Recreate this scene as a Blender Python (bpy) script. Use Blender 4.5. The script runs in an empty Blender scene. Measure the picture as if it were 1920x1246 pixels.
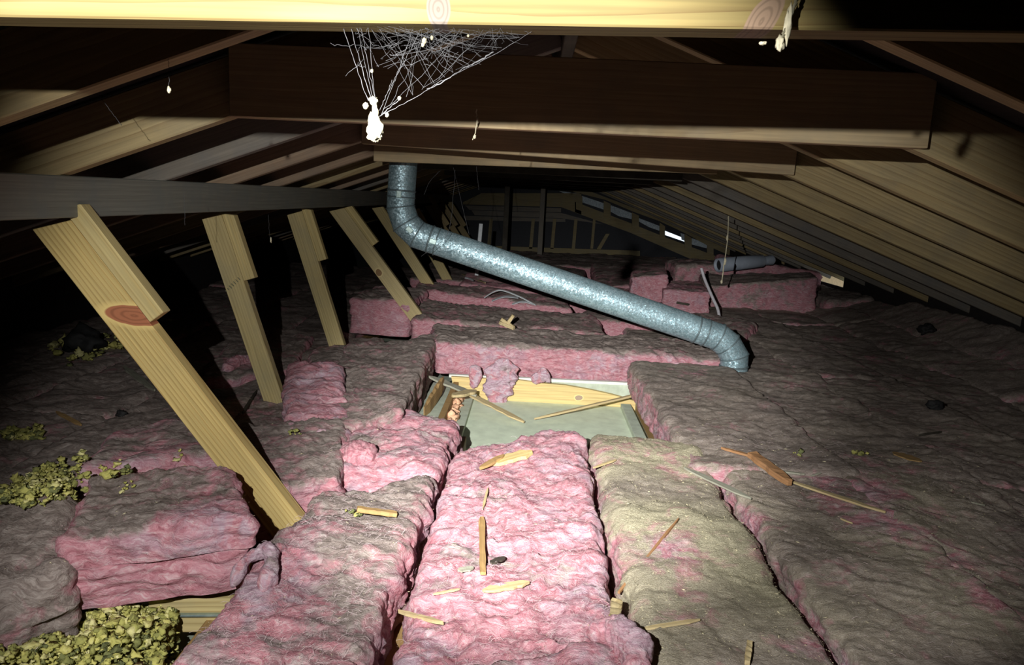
import bpy, bmesh, math, random
import numpy as np
from mathutils import Matrix, Vector

S = bpy.context.scene
COL = S.collection
random.seed(7)

# ------------------------------------------------------------------ camera
F_PX, CX, CY = 1400.0, 960.0, 623.0          # 1920 x 1246 frame
EYE = np.array([0.0, 0.0, 1.15])             # z = 0 is the ceiling lining, Y runs along the ridge
_vp = np.array([1000.0, 373.0]); _roll = 0.05
_fy = np.array([_vp[0]-CX, _vp[1]-CY, F_PX]); _fy /= np.linalg.norm(_fy)
_dn = np.cross(_fy, np.array([math.cos(_roll), math.sin(_roll), 0.0])); _dn /= np.linalg.norm(_dn)
if _dn[1] < 0: _dn = -_dn
_xw = np.cross(_fy, -_dn)
if _xw[0] < 0: _xw = -_xw
CM = np.stack([_xw, _fy, -_dn], 1)           # world -> (right, down, forward)
cam_d = bpy.data.cameras.new('camera'); cam = bpy.data.objects.new('camera', cam_d); COL.objects.link(cam)
cam_d.sensor_width = 36.0; cam_d.lens = F_PX/1920*36.0; cam_d.clip_start = 0.02; cam_d.clip_end = 200
mw = Matrix.Identity(4)
for i in range(3):
    mw[i][0] = CM[0][i]; mw[i][1] = -CM[1][i]; mw[i][2] = -CM[2][i]; mw[i][3] = EYE[i]
cam.matrix_world = mw
S.camera = cam

# ------------------------------------------------------------------ sky, torch, exposure
w = bpy.data.worlds.new('sky'); S.world = w; w.use_nodes = True
w.node_tree.nodes['Background'].inputs[0].default_value = (0.80, 0.90, 1.0, 1)
w.node_tree.nodes['Background'].inputs[1].default_value = 1.3

TORCH = Vector((-0.30, 0.0, 1.298))          # hand torch held up and left of the phone
def torch(energy, size_deg, blend, target, radius):
    l = bpy.data.lights.new('torch', 'SPOT'); l.energy = energy; l.spot_size = math.radians(size_deg)
    l.spot_blend = blend; l.shadow_soft_size = radius; l.color = (1.0, 0.985, 0.94)
    o = bpy.data.objects.new('torch', l); COL.objects.link(o); o.location = TORCH
    o.rotation_euler = (Vector(target)-TORCH).to_track_quat('-Z', 'Y').to_euler()
torch(150, 76, 0.40, (0.02, 3.0, 0.22), 0.006)      # spill of the beam
torch(900, 43, 1.0, (0.12, 3.0, 0.30), 0.006)       # hot centre of the beam

S.view_settings.view_transform = 'Standard'; S.view_settings.look = 'None'
S.view_settings.exposure = 0.0; S.view_settings.gamma = 1.0; S.view_settings.use_curve_mapping = False

# ------------------------------------------------------------------ helpers
def ray(px, py): return CM.T @ np.array([px-CX, py-CY, F_PX])
def atY(px, py, Y): d = ray(px, py); return EYE + d*(Y/d[1])
def atZ(px, py, Z): d = ray(px, py); return EYE + d*((Z-EYE[2])/d[2])
def atX(px, py, X): d = ray(px, py); return EYE + d*(X/d[0])

_perm = np.random.RandomState(11).permutation(4096).astype(np.int64)
_g = np.random.RandomState(5).normal(size=(4096, 3)); _g /= np.linalg.norm(_g, axis=1)[:, None]
def noise(p):
    p = np.asarray(p, float); i = np.floor(p).astype(np.int64); f = p-i
    u = f*f*f*(f*(f*6-15)+10); r = np.zeros(len(p))
    for dx in (0, 1):
        hx = _perm[(i[:, 0]+dx) & 4095]; wx = u[:, 0] if dx else 1-u[:, 0]
        for dy in (0, 1):
            hy = _perm[(hx+i[:, 1]+dy) & 4095]; wy = u[:, 1] if dy else 1-u[:, 1]
            for dz in (0, 1):
                h = _perm[(hy+i[:, 2]+dz) & 4095]; wz = u[:, 2] if dz else 1-u[:, 2]
                g = _g[h]
                r += wx*wy*wz*(g[:, 0]*(f[:, 0]-dx)+g[:, 1]*(f[:, 1]-dy)+g[:, 2]*(f[:, 2]-dz))
    return r*1.6
def fbm(p, o=3):
    a, s, r = 1.0, 1.0, 0
    for k in range(o):
        r = r+a*noise(p*s+17.3*k); a *= .5; s *= 2.1
    return r
def ridged(p, o=2):
    a, s, r = 1.0, 1.0, 0
    for k in range(o):
        r = r+a*(1-2*np.abs(noise(p*s+9.1*k))); a *= .5; s *= 2.1
    return r
def sstep(a, b, x): t = np.clip((x-a)/(b-a), 0, 1); return t*t*(3-2*t)

def tag(o, label=None, cat=None, group=None, kind=None):
    if label: o['label'] = label
    if cat: o['category'] = cat
    if group: o['group'] = group
    if kind: o['kind'] = kind
    return o
def link(o, parent=None):
    COL.objects.link(o)
    if parent is not None: o.parent = parent
    return o
def empty(name, loc=(0, 0, 0)):
    o = bpy.data.objects.new(name, None); o.location = loc; o.empty_display_size = .05
    return link(o)
def mesh_np(name, V, Fq, smooth=True):
    me = bpy.data.meshes.new(name); n, m, k = len(V), len(Fq), Fq.shape[1]
    me.vertices.add(n); me.vertices.foreach_set('co', np.asarray(V, np.float32).ravel())
    me.loops.add(m*k); me.loops.foreach_set('vertex_index', Fq.astype(np.int32).ravel())
    me.polygons.add(m); me.polygons.foreach_set('loop_start', np.arange(0, m*k, k, dtype=np.int32))
    if smooth: me.polygons.foreach_set('use_smooth', np.ones(m, bool))
    me.update(calc_edges=True); me.validate()
    return me
def obj(name, me, mat, parent=None, loc=None):
    o = bpy.data.objects.new(name, me)
    if mat and not len(me.materials): me.materials.append(mat)
    if loc is not None: o.location = loc
    return link(o, parent)
def pyd(name, V, F, smooth=False):
    me = bpy.data.meshes.new(name); me.from_pydata([tuple(v) for v in V], [], F)
    if smooth: me.polygons.foreach_set('use_smooth', [True]*len(F))
    me.update(); return me

def box_mesh(name, sx, sy, sz, bev=0.003, wob=0.0, cuts=0, seed=0):
    bm = bmesh.new(); bmesh.ops.create_cube(bm, size=1.0)
    bmesh.ops.scale(bm, vec=(sx, sy, sz), verts=bm.verts)
    if bev: bmesh.ops.bevel(bm, geom=list(bm.edges), offset=bev, segments=1, affect='EDGES')
    if cuts:
        for k in range(1, cuts+1):
            x = -sx/2+sx*k/(cuts+1)
            bmesh.ops.bisect_plane(bm, geom=list(bm.verts)+list(bm.edges)+list(bm.faces), plane_co=(x, 0, 0), plane_no=(1, 0, 0))
        rs = random.Random(seed)
        a, b = rs.uniform(-wob, wob), rs.uniform(-wob, wob)
        for v in bm.verts:
            t = 2*v.co.x/sx
            v.co.y += a*(1-t*t); v.co.z += b*(1-t*t)
    me = bpy.data.meshes.new(name); bm.to_mesh(me); bm.free()
    return me
def frame_mat(p0, p1, up):
    p0, p1, up = Vector(p0), Vector(p1), Vector(up)
    x = (p1-p0).normalized(); y = up.cross(x).normalized(); z = x.cross(y)
    m = Matrix.Identity(4)
    for i in range(3): m[i][0], m[i][1], m[i][2] = x[i], y[i], z[i]
    m.translation = (p0+p1)/2
    return m
def board(name, p0, p1, thick, depth, mat, parent=None, up=(0, 0, 1), bev=.003, wob=0, seed=0, me=None):
    """board from p0 to p1 (centre line); local x along, z = depth towards up, y = thickness"""
    L = (Vector(p1)-Vector(p0)).length
    if me is None: me = box_mesh(name, L, thick, depth, bev, wob, 6 if wob else 0, seed)
    o = obj(name, me, mat, parent); m = frame_mat(p0, p1, up)
    if parent is not None: m = parent.matrix_world.inverted() @ m if parent.type != 'EMPTY' else Matrix.Translation(-parent.location) @ m
    o.matrix_world = m if parent is None else m
    if parent is not None: o.matrix_parent_inverse = Matrix.Identity(4); o.matrix_basis = m
    return o
def tube_np(path, rad, sides=6, closed_ends=True):
    P = np.asarray(path, float); n = len(P); rad = np.broadcast_to(np.asarray(rad, float), (n,))
    T = np.gradient(P, axis=0); T /= np.linalg.norm(T, axis=1)[:, None]+1e-12
    ref = np.array([0, 0, 1.0]) if abs(T[:, 2]).mean() < .8 else np.array([0, 1.0, 0])
    A = np.cross(T, ref); A /= np.linalg.norm(A, axis=1)[:, None]+1e-12; B = np.cross(T, A)
    an = np.arange(sides)*2*math.pi/sides
    V = (P[:, None, :]+rad[:, None, None]*(np.cos(an)[None, :, None]*A[:, None, :]+np.sin(an)[None, :, None]*B[:, None, :])).reshape(-1, 3)
    q = []
    for i in range(n-1):
        for k in range(sides):
            q.append((i*sides+k, i*sides+(k+1) % sides, (i+1)*sides+(k+1) % sides, (i+1)*sides+k))
    return V, np.array(q)
def join_np(parts):
    Vs, Fs, n = [], [], 0
    for V, Fq in parts: Vs.append(V); Fs.append(Fq+n); n += len(V)
    return np.concatenate(Vs), np.concatenate(Fs)
def smooth_path(pts, n=24):
    P = np.asarray(pts, float); t = np.linspace(0, len(P)-1, n); out = []
    for a in t:
        i = min(int(a), len(P)-2); f = a-i
        p0, p1, p2, p3 = P[max(i-1, 0)], P[i], P[i+1], P[min(i+2, len(P)-1)]
        out.append(.5*((2*p1)+(-p0+p2)*f+(2*p0-5*p1+4*p2-p3)*f*f+(-p0+3*p1-3*p2+p3)*f**3))
    return np.array(out)

# ------------------------------------------------------------------ materials
def nodes_mat(name):
    m = bpy.data.materials.new(name); m.use_nodes = True; nt = m.node_tree
    return m, nt, nt.nodes['Principled BSDF']
def N(nt, t, **kw):
    n = nt.nodes.new(t)
    for k, v in kw.items():
        if k in ('inp',):
            for a, b in v.items(): n.inputs[a].default_value = b
        else: setattr(n, k, v)
    return n
def L(nt, a, b): nt.links.new(a, b)
def ramp(nt, stops):
    r = nt.nodes.new('ShaderNodeValToRGB'); e = r.color_ramp.elements
    while len(e) < len(stops): e.new(.5)
    for k, (p, c) in enumerate(stops): e[k].position = p; e[k].color = (*c, 1)
    return r
def mix(nt, fac, a, b, mode='MIX'):
    m = nt.nodes.new('ShaderNodeMix'); m.data_type = 'RGBA'; m.blend_type = mode
    for s, v in ((m.inputs[0], fac), (m.inputs[6], a), (m.inputs[7], b)):
        if hasattr(v, 'node'): L(nt, v, s)
        elif isinstance(v, (int, float)): s.default_value = v
        else: s.default_value = (*v, 1)
    return m.outputs[2]
def bump(nt, bsdf, h, strength, dist):
    b = N(nt, 'ShaderNodeBump', inp={'Strength': strength, 'Distance': dist}); L(nt, h, b.inputs['Height']); L(nt, b.outputs[0], bsdf.inputs['Normal'])

def wood(name, light, dark, grey=(.2, .19, .15), greyness=.15, rings=22., rough=.7, knot=None, contrast=1.0, halo=True):
    m, nt, bs = nodes_mat(name)
    tc = N(nt, 'ShaderNodeTexCoord'); oi = N(nt, 'ShaderNodeObjectInfo')
    off = N(nt, 'ShaderNodeVectorMath', operation='SCALE'); cmb = N(nt, 'ShaderNodeCombineXYZ')
    mm = N(nt, 'ShaderNodeMath', operation='MULTIPLY', inp={1: .05}); L(nt, oi.outputs['Random'], mm.inputs[0])
    m2 = N(nt, 'ShaderNodeMath', operation='MULTIPLY', inp={1: 37.}); L(nt, oi.outputs['Random'], m2.inputs[0])
    L(nt, m2.outputs[0], cmb.inputs[0]); L(nt, mm.outputs[0], cmb.inputs[1]); cmb.inputs[2].default_value = .045
    add = N(nt, 'ShaderNodeVectorMath', operation='ADD'); L(nt, tc.outputs['Object'], add.inputs[0]); L(nt, cmb.outputs[0], add.inputs[1])
    mp = N(nt, 'ShaderNodeMapping'); mp.inputs['Scale'].default_value = (.16, 1, 1); L(nt, add.outputs[0], mp.inputs[0])
    n0 = N(nt, 'ShaderNodeTexNoise', inp={'Scale': 9., 'Detail': 2.}); L(nt, mp.outputs[0], n0.inputs[0])
    ds = N(nt, 'ShaderNodeVectorMath', operation='SCALE'); ds.inputs['Scale'].default_value = .035
    L(nt, n0.outputs['Color'], ds.inputs[0])
    ad2 = N(nt, 'ShaderNodeVectorMath', operation='ADD'); L(nt, mp.outputs[0], ad2.inputs[0]); L(nt, ds.outputs[0], ad2.inputs[1])
    wv = N(nt, 'ShaderNodeTexWave', wave_type='RINGS', rings_direction='X', wave_profile='SAW', inp={'Scale': rings, 'Distortion': 1.2, 'Detail': 2., 'Detail Scale': 1.5})
    L(nt, ad2.outputs[0], wv.inputs[0])
    rp = ramp(nt, [(0, light), (.55, tuple(l*.93 for l in light)), (.88, tuple(l*(1-.55*contrast)+d*.55*contrast for l, d in zip(light, dark))), (1, tuple(l*(1-contrast)+d*contrast for l, d in zip(light, dark)))])
    L(nt, wv.outputs['Fac'], rp.inputs[0])
    mp2 = N(nt, 'ShaderNodeMapping'); mp2.inputs['Scale'].default_value = (4, 160, 160); L(nt, add.outputs[0], mp2.inputs[0])
    n1 = N(nt, 'ShaderNodeTexNoise', inp={'Scale': 1., 'Detail': 3.}); L(nt, mp2.outputs[0], n1.inputs[0])
    r1 = ramp(nt, [(.3, (.72, .72, .72)), (.7, (1, 1, 1))]); L(nt, n1.outputs['Fac'], r1.inputs[0])
    c = mix(nt, 1.0, rp.outputs[0], r1.outputs[0], 'MULTIPLY')
    n2 = N(nt, 'ShaderNodeTexNoise', inp={'Scale': 5., 'Detail': 4., 'Roughness': .65}); L(nt, add.outputs[0], n2.inputs[0])
    r2 = ramp(nt, [(.45, (0, 0, 0)), (.75, (1, 1, 1))]); L(nt, n2.outputs['Fac'], r2.inputs[0])
    gm = N(nt, 'ShaderNodeMath', operation='MULTIPLY_ADD', inp={1: greyness*1.6, 2: greyness*.35}); L(nt, r2.outputs[0], gm.inputs[0])
    c = mix(nt, gm.outputs[0], c, grey)
    for kn in (knot or []):
        (kx, kz, ax, az, rot, kc) = kn
        mk = N(nt, 'ShaderNodeMapping', vector_type='TEXTURE'); mk.inputs['Location'].default_value = (kx, 0, kz); mk.inputs['Rotation'].default_value = (0, rot, 0); mk.inputs['Scale'].default_value = (ax, 1e3, az)
        nk = N(nt, 'ShaderNodeTexNoise', inp={'Scale': 25., 'Detail': 1.}); L(nt, tc.outputs['Object'], nk.inputs[0])
        sk = N(nt, 'ShaderNodeVectorMath', operation='SCALE'); sk.inputs['Scale'].default_value = .008; L(nt, nk.outputs['Color'], sk.inputs[0])
        ak = N(nt, 'ShaderNodeVectorMath', operation='ADD'); L(nt, tc.outputs['Object'], ak.inputs[0]); L(nt, sk.outputs[0], ak.inputs[1]); L(nt, ak.outputs[0], mk.inputs[0])
        ln = N(nt, 'ShaderNodeVectorMath', operation='LENGTH'); L(nt, mk.outputs[0], ln.inputs[0])
        rk = ramp(nt, [(.93, (1, 1, 1)), (1.0, (0, 0, 0))]); L(nt, ln.outputs['Value'], rk.inputs[0])
        sn = N(nt, 'ShaderNodeMath', operation='MULTIPLY', inp={1: 19.}); L(nt, ln.outputs['Value'], sn.inputs[0])
        s2 = N(nt, 'ShaderNodeMath', operation='SINE'); L(nt, sn.outputs[0], s2.inputs[0])
        rr = ramp(nt, [(0, kc), (1, tuple(v*.72 for v in kc))]); L(nt, s2.outputs[0], rr.inputs[0])
        hr = ramp(nt, [(0., (1, 1, 1)), (.5, (1, 1, 1)), (.72, (0, 0, 0))])
        hv = N(nt, 'ShaderNodeMath', operation='MULTIPLY', inp={1: .5}); L(nt, ln.outputs['Value'], hv.inputs[0]); L(nt, hv.outputs[0], hr.inputs[0])
        if halo: c = mix(nt, hr.outputs[0], c, tuple(min(1, v*1.05) for v in light))
        c = mix(nt, rk.outputs[0], c, rr.outputs[0])
    L(nt, c, bs.inputs['Base Color']); bs.inputs['Roughness'].default_value = rough; bs.inputs['Specular IOR Level'].default_value = .25
    hs = mix(nt, .5, n1.outputs['Fac'], wv.outputs['Fac']); bump(nt, bs, hs, .25, .0015)
    return m

W_TIE = wood('timber_fresh', (.30, .232, .088), (.17, .105, .036), greyness=.05, rings=26, contrast=.75, knot=[(.10, -.085, .014, .034, .5, (.30, .205, .14)), (-.215, -.078, .012, .02, 0., (.20, .165, .135))], halo=False)
W_TIE2 = wood('timber_tie', (.48, .36, .20), (.28, .18, .09), greyness=.3, rings=24, contrast=.5)
W_RAFT = wood('timber_rafter', (.44, .34, .17), (.26, .17, .07), grey=(.17, .155, .12), greyness=.25, rings=20, contrast=.75)
W_RAFT2 = wood('timber_rafter_red', (.36, .255, .165), (.22, .13, .08), grey=(.17, .15, .13), greyness=.3, rings=26, contrast=.6)
W_RAFT3 = wood('timber_rafter_grey', (.24, .21, .17), (.14, .115, .09), grey=(.13, .13, .13), greyness=.45, rings=30, contrast=.6)
W_PURLIN = wood('timber_purlin', (.25, .25, .205), (.15, .14, .11), grey=(.16, .175, .165), greyness=.6, rings=22, contrast=.6)
W_STRUT = wood('timber_strut', (.62, .50, .235), (.38, .27, .10), grey=(.30, .29, .20), greyness=.25, rings=24, contrast=.8)
W_STRUT1 = wood('timber_strut_knotty', (.72, .545, .215), (.42, .26, .08), grey=(.38, .33, .18), greyness=.12, rings=25, contrast=1.,
                knot=[(-.205, .088, .088, .029, -.84, (.40, .15, .075))])
W_STRUT4 = wood('timber_strut_knot', (.60, .49, .25), (.38, .27, .12), grey=(.33, .31, .22), greyness=.15, rings=36, contrast=.7,
                knot=[(-.005, .028, .026, .022, 0.3, (.25, .15, .07))])
W_CLEAT = wood('timber_cleat', (.70, .56, .25), (.48, .34, .12), grey=(.30, .30, .22), greyness=.12, rings=13, contrast=.8)
W_JOIST = wood('timber_joist', (.46, .29, .12), (.28, .16, .06), greyness=.1, rings=22, contrast=.7)
W_CHIP = wood('timber_splinter', (.66, .53, .29), (.44, .31, .13), greyness=.15, rings=40, contrast=.7)
W_CHIPR = wood('timber_splinter_red', (.42, .22, .10), (.24, .12, .05), greyness=.1, rings=40, contrast=.7)
W_CHIPG = wood('timber_splinter_grey', (.42, .42, .34), (.26, .25, .18), greyness=.3, rings=40, contrast=.7)
W_HATCH = wood('timber_hatch', (.80, .62, .28), (.55, .36, .13), greyness=.08, rings=18, contrast=.55, knot=[(.17, -.005, .022, .016, 0., (.40, .30, .22))])
W_GABLE = wood('timber_gable', (.30, .24, .12), (.20, .14, .07), greyness=.3, rings=20, contrast=.5)
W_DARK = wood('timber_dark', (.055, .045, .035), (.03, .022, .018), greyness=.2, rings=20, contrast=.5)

def plain(name, c, rough=.8, metal=0., nscale=30., var=.25, bmp=.2, bd=.003):
    m, nt, bs = nodes_mat(name); tc = N(nt, 'ShaderNodeTexCoord')
    n = N(nt, 'ShaderNodeTexNoise', inp={'Scale': nscale, 'Detail': 4., 'Roughness': .6}); L(nt, tc.outputs['Object'], n.inputs[0])
    r = ramp(nt, [(.3, tuple(v*(1-var) for v in c)), (.7, tuple(min(1, v*(1+var*.6)) for v in c))]); L(nt, n.outputs['Fac'], r.inputs[0])
    L(nt, r.outputs[0], bs.inputs['Base Color']); bs.inputs['Roughness'].default_value = rough; bs.inputs['Metallic'].default_value = metal
    bs.inputs['Specular IOR Level'].default_value = .3
    if bmp: bump(nt, bs, n.outputs['Fac'], bmp, bd)
    return m
M_ROOF = plain('roofing_paper', (.028, .024, .024), .9)
M_FLOOR = plain('ceiling_lining', (.36, .41, .34), .85, var=.2)
M_LID = plain('hatch_lid_board', (.70, .80, .63), .7, nscale=14, var=.14)
M_LIDEDGE = plain('hatch_batten', (.48, .545, .45), .75, nscale=20, var=.2)
M_PAPER = plain('white_paper_edge', (.75, .78, .72), .8, var=.12)
M_WEB = plain('web_silk', (.075, .075, .08), .8, var=.3, bmp=0)
M_LUMP = plain('dirt_lump', (.22, .20, .135), .9, var=.35, nscale=150)
M_WEBCLUMP = plain('web_debris', (.70, .64, .46), .9, var=.2, nscale=120)
M_WHITE = plain('white_plastic', (.62, .66, .70), .5, var=.1, bmp=0)
M_ROLL = plain('pale_grey_wrap', (.42, .48, .58), .5, var=.12, nscale=12)
M_BLACK = plain('black_crumple', (.02, .02, .021), .7, var=.3, nscale=40)
M_CABLE = plain('grey_cable', (.70, .68, .74), .5, var=.2, bmp=0)
M_STEEL = plain('steel_strap', (.35, .45, .44), .4, metal=.7, var=.25)
M_FOIL = plain('foil', (.66, .77, .95), .45, metal=.1, var=.35, nscale=60, bmp=.9, bd=.03)
M_PANEL = plain('building_paper', (.012, .014, .022), .6, var=.3)
M_EAVE = plain('warm_backing', (.80, .56, .32), .8, var=.15)
M_ROCK = None

def rockwool_mat():
    m, nt, bs = nodes_mat('yellow_loose_wool'); at = N(nt, 'ShaderNodeAttribute', attribute_name='tone')
    tc = N(nt, 'ShaderNodeTexCoord')
    n = N(nt, 'ShaderNodeTexNoise', inp={'Scale': 70., 'Detail': 5., 'Roughness': .7}); L(nt, tc.outputs['Object'], n.inputs[0])
    r = ramp(nt, [(0., (.14, .155, .07)), (.45, (.40, .39, .12)), (.8, (.58, .54, .17)), (1., (.72, .68, .33))])
    a = N(nt, 'ShaderNodeMath', operation='MULTIPLY_ADD', inp={1: .55, 2: -.27}); L(nt, n.outputs['Fac'], a.inputs[0])
    s = N(nt, 'ShaderNodeMath', operation='ADD'); L(nt, a.outputs[0], s.inputs[0]); L(nt, at.outputs['Fac'], s.inputs[1]); L(nt, s.outputs[0], r.inputs[0])
    L(nt, r.outputs[0], bs.inputs['Base Color']); bs.inputs['Roughness'].default_value = 1; bs.inputs['Specular IOR Level'].default_value = .05
    bump(nt, bs, n.outputs['Fac'], .8, .006)
    return m
M_ROCK = rockwool_mat()

def batt_mat():
    m, nt, bs = nodes_mat('pink_glass_wool'); tc = N(nt, 'ShaderNodeTexCoord')
    dust = N(nt, 'ShaderNodeAttribute', attribute_name='dust'); khaki = N(nt, 'ShaderNodeAttribute', attribute_name='khaki'); lil = N(nt, 'ShaderNodeAttribute', attribute_name='lilac')
    # fibre coordinates: domain-warped
    nw = N(nt, 'ShaderNodeTexNoise', inp={'Scale': 9., 'Detail': 3.}); L(nt, tc.outputs['Object'], nw.inputs[0])
    sc = N(nt, 'ShaderNodeVectorMath', operation='SCALE'); sc.inputs['Scale'].default_value = .10; L(nt, nw.outputs['Color'], sc.inputs[0])
    ad = N(nt, 'ShaderNodeVectorMath', operation='ADD'); L(nt, tc.outputs['Object'], ad.inputs[0]); L(nt, sc.outputs[0], ad.inputs[1])
    mp = N(nt, 'ShaderNodeMapping'); mp.inputs['Scale'].default_value = (22, 60, 130); mp.inputs['Rotation'].default_value = (0, 0, .5); L(nt, ad.outputs[0], mp.inputs[0])
    fib = N(nt, 'ShaderNodeTexNoise', inp={'Scale': 1., 'Detail': 8., 'Roughness': .72, 'Distortion': .5}); L(nt, mp.outputs[0], fib.inputs[0])
    fine = N(nt, 'ShaderNodeTexNoise', inp={'Scale': 260., 'Detail': 3., 'Roughness': .7}); L(nt, tc.outputs['Object'], fine.inputs[0])
    big = N(nt, 'ShaderNodeTexNoise', inp={'Scale': 14., 'Detail': 5., 'Roughness': .62, 'Distortion': .6}); L(nt, tc.outputs['Object'], big.inputs[0])
    pk = ramp(nt, [(.26, (.20, .065, .085)), (.40, (.43, .17, .205)), (.53, (.56, .28, .32)), (.64, (.63, .43, .455)), (.76, (.74, .64, .65))]); L(nt, fib.outputs['Fac'], pk.inputs[0])
    li = ramp(nt, [(.27, (.22, .135, .17)), (.45, (.44, .295, .36)), (.64, (.62, .52, .58)), (.78, (.74, .69, .72))]); L(nt, fib.outputs['Fac'], li.inputs[0])
    rb = ramp(nt, [(.42, (0, 0, 0)), (.62, (1, 1, 1))]); L(nt, big.outputs['Fac'], rb.inputs[0])
    lm = N(nt, 'ShaderNodeMath', operation='MULTIPLY'); L(nt, rb.outputs[0], lm.inputs[0]); L(nt, lil.outputs['Fac'], lm.inputs[1])
    c = mix(nt, lm.outputs[0], pk.outputs[0], li.outputs[0])
    db = ramp(nt, [(.28, (.12, .095, .085)), (.47, (.265, .215, .195)), (.68, (.46, .40, .37))]); L(nt, fib.outputs['Fac'], db.inputs[0])
    dk = ramp(nt, [(.3, (.27, .235, .155)), (.5, (.44, .40, .285)), (.68, (.60, .56, .41))]); L(nt, fine.outputs['Fac'], dk.inputs[0])
    dc = mix(nt, khaki.outputs['Fac'], db.outputs[0], dk.outputs[0])
    # dust settles in patches
    s = N(nt, 'ShaderNodeMath', operation='MULTIPLY_ADD', inp={1: 1.7, 2: -.85}); L(nt, big.outputs['Fac'], s.inputs[0])
    s2 = N(nt, 'ShaderNodeMath', operation='ADD', use_clamp=True); L(nt, s.outputs[0], s2.inputs[0]); L(nt, dust.outputs['Fac'], s2.inputs[1])
    rd = ramp(nt, [(.30, (0, 0, 0)), (.70, (1, 1, 1))]); L(nt, s2.outputs[0], rd.inputs[0])
    c = mix(nt, rd.outputs[0], c, dc)
    L(nt, c, bs.inputs['Base Color']); bs.inputs['Roughness'].default_value = 1.; bs.inputs['Specular IOR Level'].default_value = .05
    hm = mix(nt, .35, fib.outputs['Fac'], fine.outputs['Fac']); bump(nt, bs, hm, .85, .010)
    return m
M_BATT = batt_mat()

def galv():
    m, nt, bs = nodes_mat('galvanised_steel'); tc = N(nt, 'ShaderNodeTexCoord')
    v = N(nt, 'ShaderNodeTexVoronoi', inp={'Scale': 115., 'Randomness': 1.}); L(nt, tc.outputs['Object'], v.inputs[0])
    v2 = N(nt, 'ShaderNodeTexVoronoi', inp={'Scale': 210., 'Randomness': 1.}); L(nt, tc.outputs['Object'], v2.inputs[0])
    sp = N(nt, 'ShaderNodeSeparateColor'); L(nt, v.outputs['Color'], sp.inputs[0])
    n = N(nt, 'ShaderNodeTexNoise', inp={'Scale': 7., 'Detail': 4.}); L(nt, tc.outputs['Object'], n.inputs[0])
    r = ramp(nt, [(0, (.28, .43, .49)), (1, (.52, .70, .78))]); L(nt, sp.outputs[0], r.inputs[0])
    r2 = ramp(nt, [(.35, (.75, .75, .75)), (.65, (1, 1, 1))]); L(nt, n.outputs['Fac'], r2.inputs[0])
    L(nt, mix(nt, 1., r.outputs[0], r2.outputs[0], 'MULTIPLY'), bs.inputs['Base Color'])
    bs.inputs['Metallic'].default_value = .55
    rr = N(nt, 'ShaderNodeMath', operation='MULTIPLY_ADD', inp={1: .28, 2: .36}); L(nt, sp.outputs[1], rr.inputs[0]); L(nt, rr.outputs[0], bs.inputs['Roughness'])
    # each zinc crystal is tilted a little
    g = N(nt, 'ShaderNodeNewGeometry')
    cv = N(nt, 'ShaderNodeVectorMath', operation='SUBTRACT'); L(nt, mix(nt, .5, v.outputs['Color'], v2.outputs['Color']), cv.inputs[0]); cv.inputs[1].default_value = (.5, .5, .5)
    cs = N(nt, 'ShaderNodeVectorMath', operation='SCALE'); cs.inputs['Scale'].default_value = .62; L(nt, cv.outputs[0], cs.inputs[0])
    an = N(nt, 'ShaderNodeVectorMath', operation='ADD'); L(nt, g.outputs['Normal'], an.inputs[0]); L(nt, cs.outputs[0], an.inputs[1])
    nn = N(nt, 'ShaderNodeVectorMath', operation='NORMALIZE'); L(nt, an.outputs[0], nn.inputs[0]); L(nt, nn.outputs[0], bs.inputs['Normal'])
    return m
M_GALV = galv()
M_SEAM = plain('galvanised_seam', (.17, .225, .245), .45, metal=.4, var=.3, nscale=90)

# ------------------------------------------------------------------ the shell
RX, RZ, TP = .085, 1.65, .37                 # ridge x, underside of rafters at the ridge, tangent of the pitch
def zr(x): return RZ-TP*abs(x-RX)            # underside of the rafters
YB, YG = -1.2, 12.3                          # behind the photographer, gable wall
XE = 3.15                                    # eave walls at RX +- XE
RD = .145                                    # rafter depth
COSP = 1/math.sqrt(1+TP*TP); RDV = RD/COSP
def slab(name, V, mat, th=None):
    V = [Vector(v) for v in V]; n = (V[1]-V[0]).cross(V[2]-V[0]).normalized()*(th or .02)
    A = V+[v-n for v in V]; k = len(V)
    F = [list(range(k)), list(range(2*k-1, k-1, -1))]+[[i, i+k, (i+1) % k+k, (i+1) % k] for i in range(k)]
    o = obj(name, pyd(name, A, F), mat); o['kind'] = 'structure'; return o
slab('floor', [(-3.9, YB, 0), (4.1, YB, 0), (4.1, YG, 0), (-3.9, YG, 0)], M_FLOOR, .013)
xo = XE+.22; zo = RZ+RDV+.012
slab('ceiling_left', [(RX, YB, zo), (RX-xo, YB, zo-TP*xo), (RX-xo, YG+.3, zo-TP*xo), (RX, YG+.3, zo)][::-1], M_ROOF, -.02)
slab('ceiling_right', [(RX, YB, zo), (RX, YG+.3, zo), (RX+xo, YG+.3, zo-TP*xo), (RX+xo, YB, zo-TP*xo)][::-1], M_ROOF, -.02)
slab('wall_front', [(-4, YB, -.01), (4.2, YB, -.01), (4.2, YB, 2), (-4, YB, 2)], M_ROOF, .02)
ze = zr(RX+XE)+RDV+.02
slab('wall_left', [(RX-XE-.0, YB, -.01), (RX-XE, YG, -.01), (RX-XE, YG, ze), (RX-XE, YB, ze)], M_ROOF, .02)
g0, g1, gz = 7.75, 8.75, zr(RX+XE)-.075       # daylight comes in under the eave here
XR = RX+XE
for (a, b, t) in ((YB, g0, ze), (g0, g1, gz), (g1, YG, ze)):
    slab('wall_right', [(XR, a, -.01), (XR, a, t), (XR, b, t), (XR, b, -.01)], M_ROOF, .02)

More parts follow.
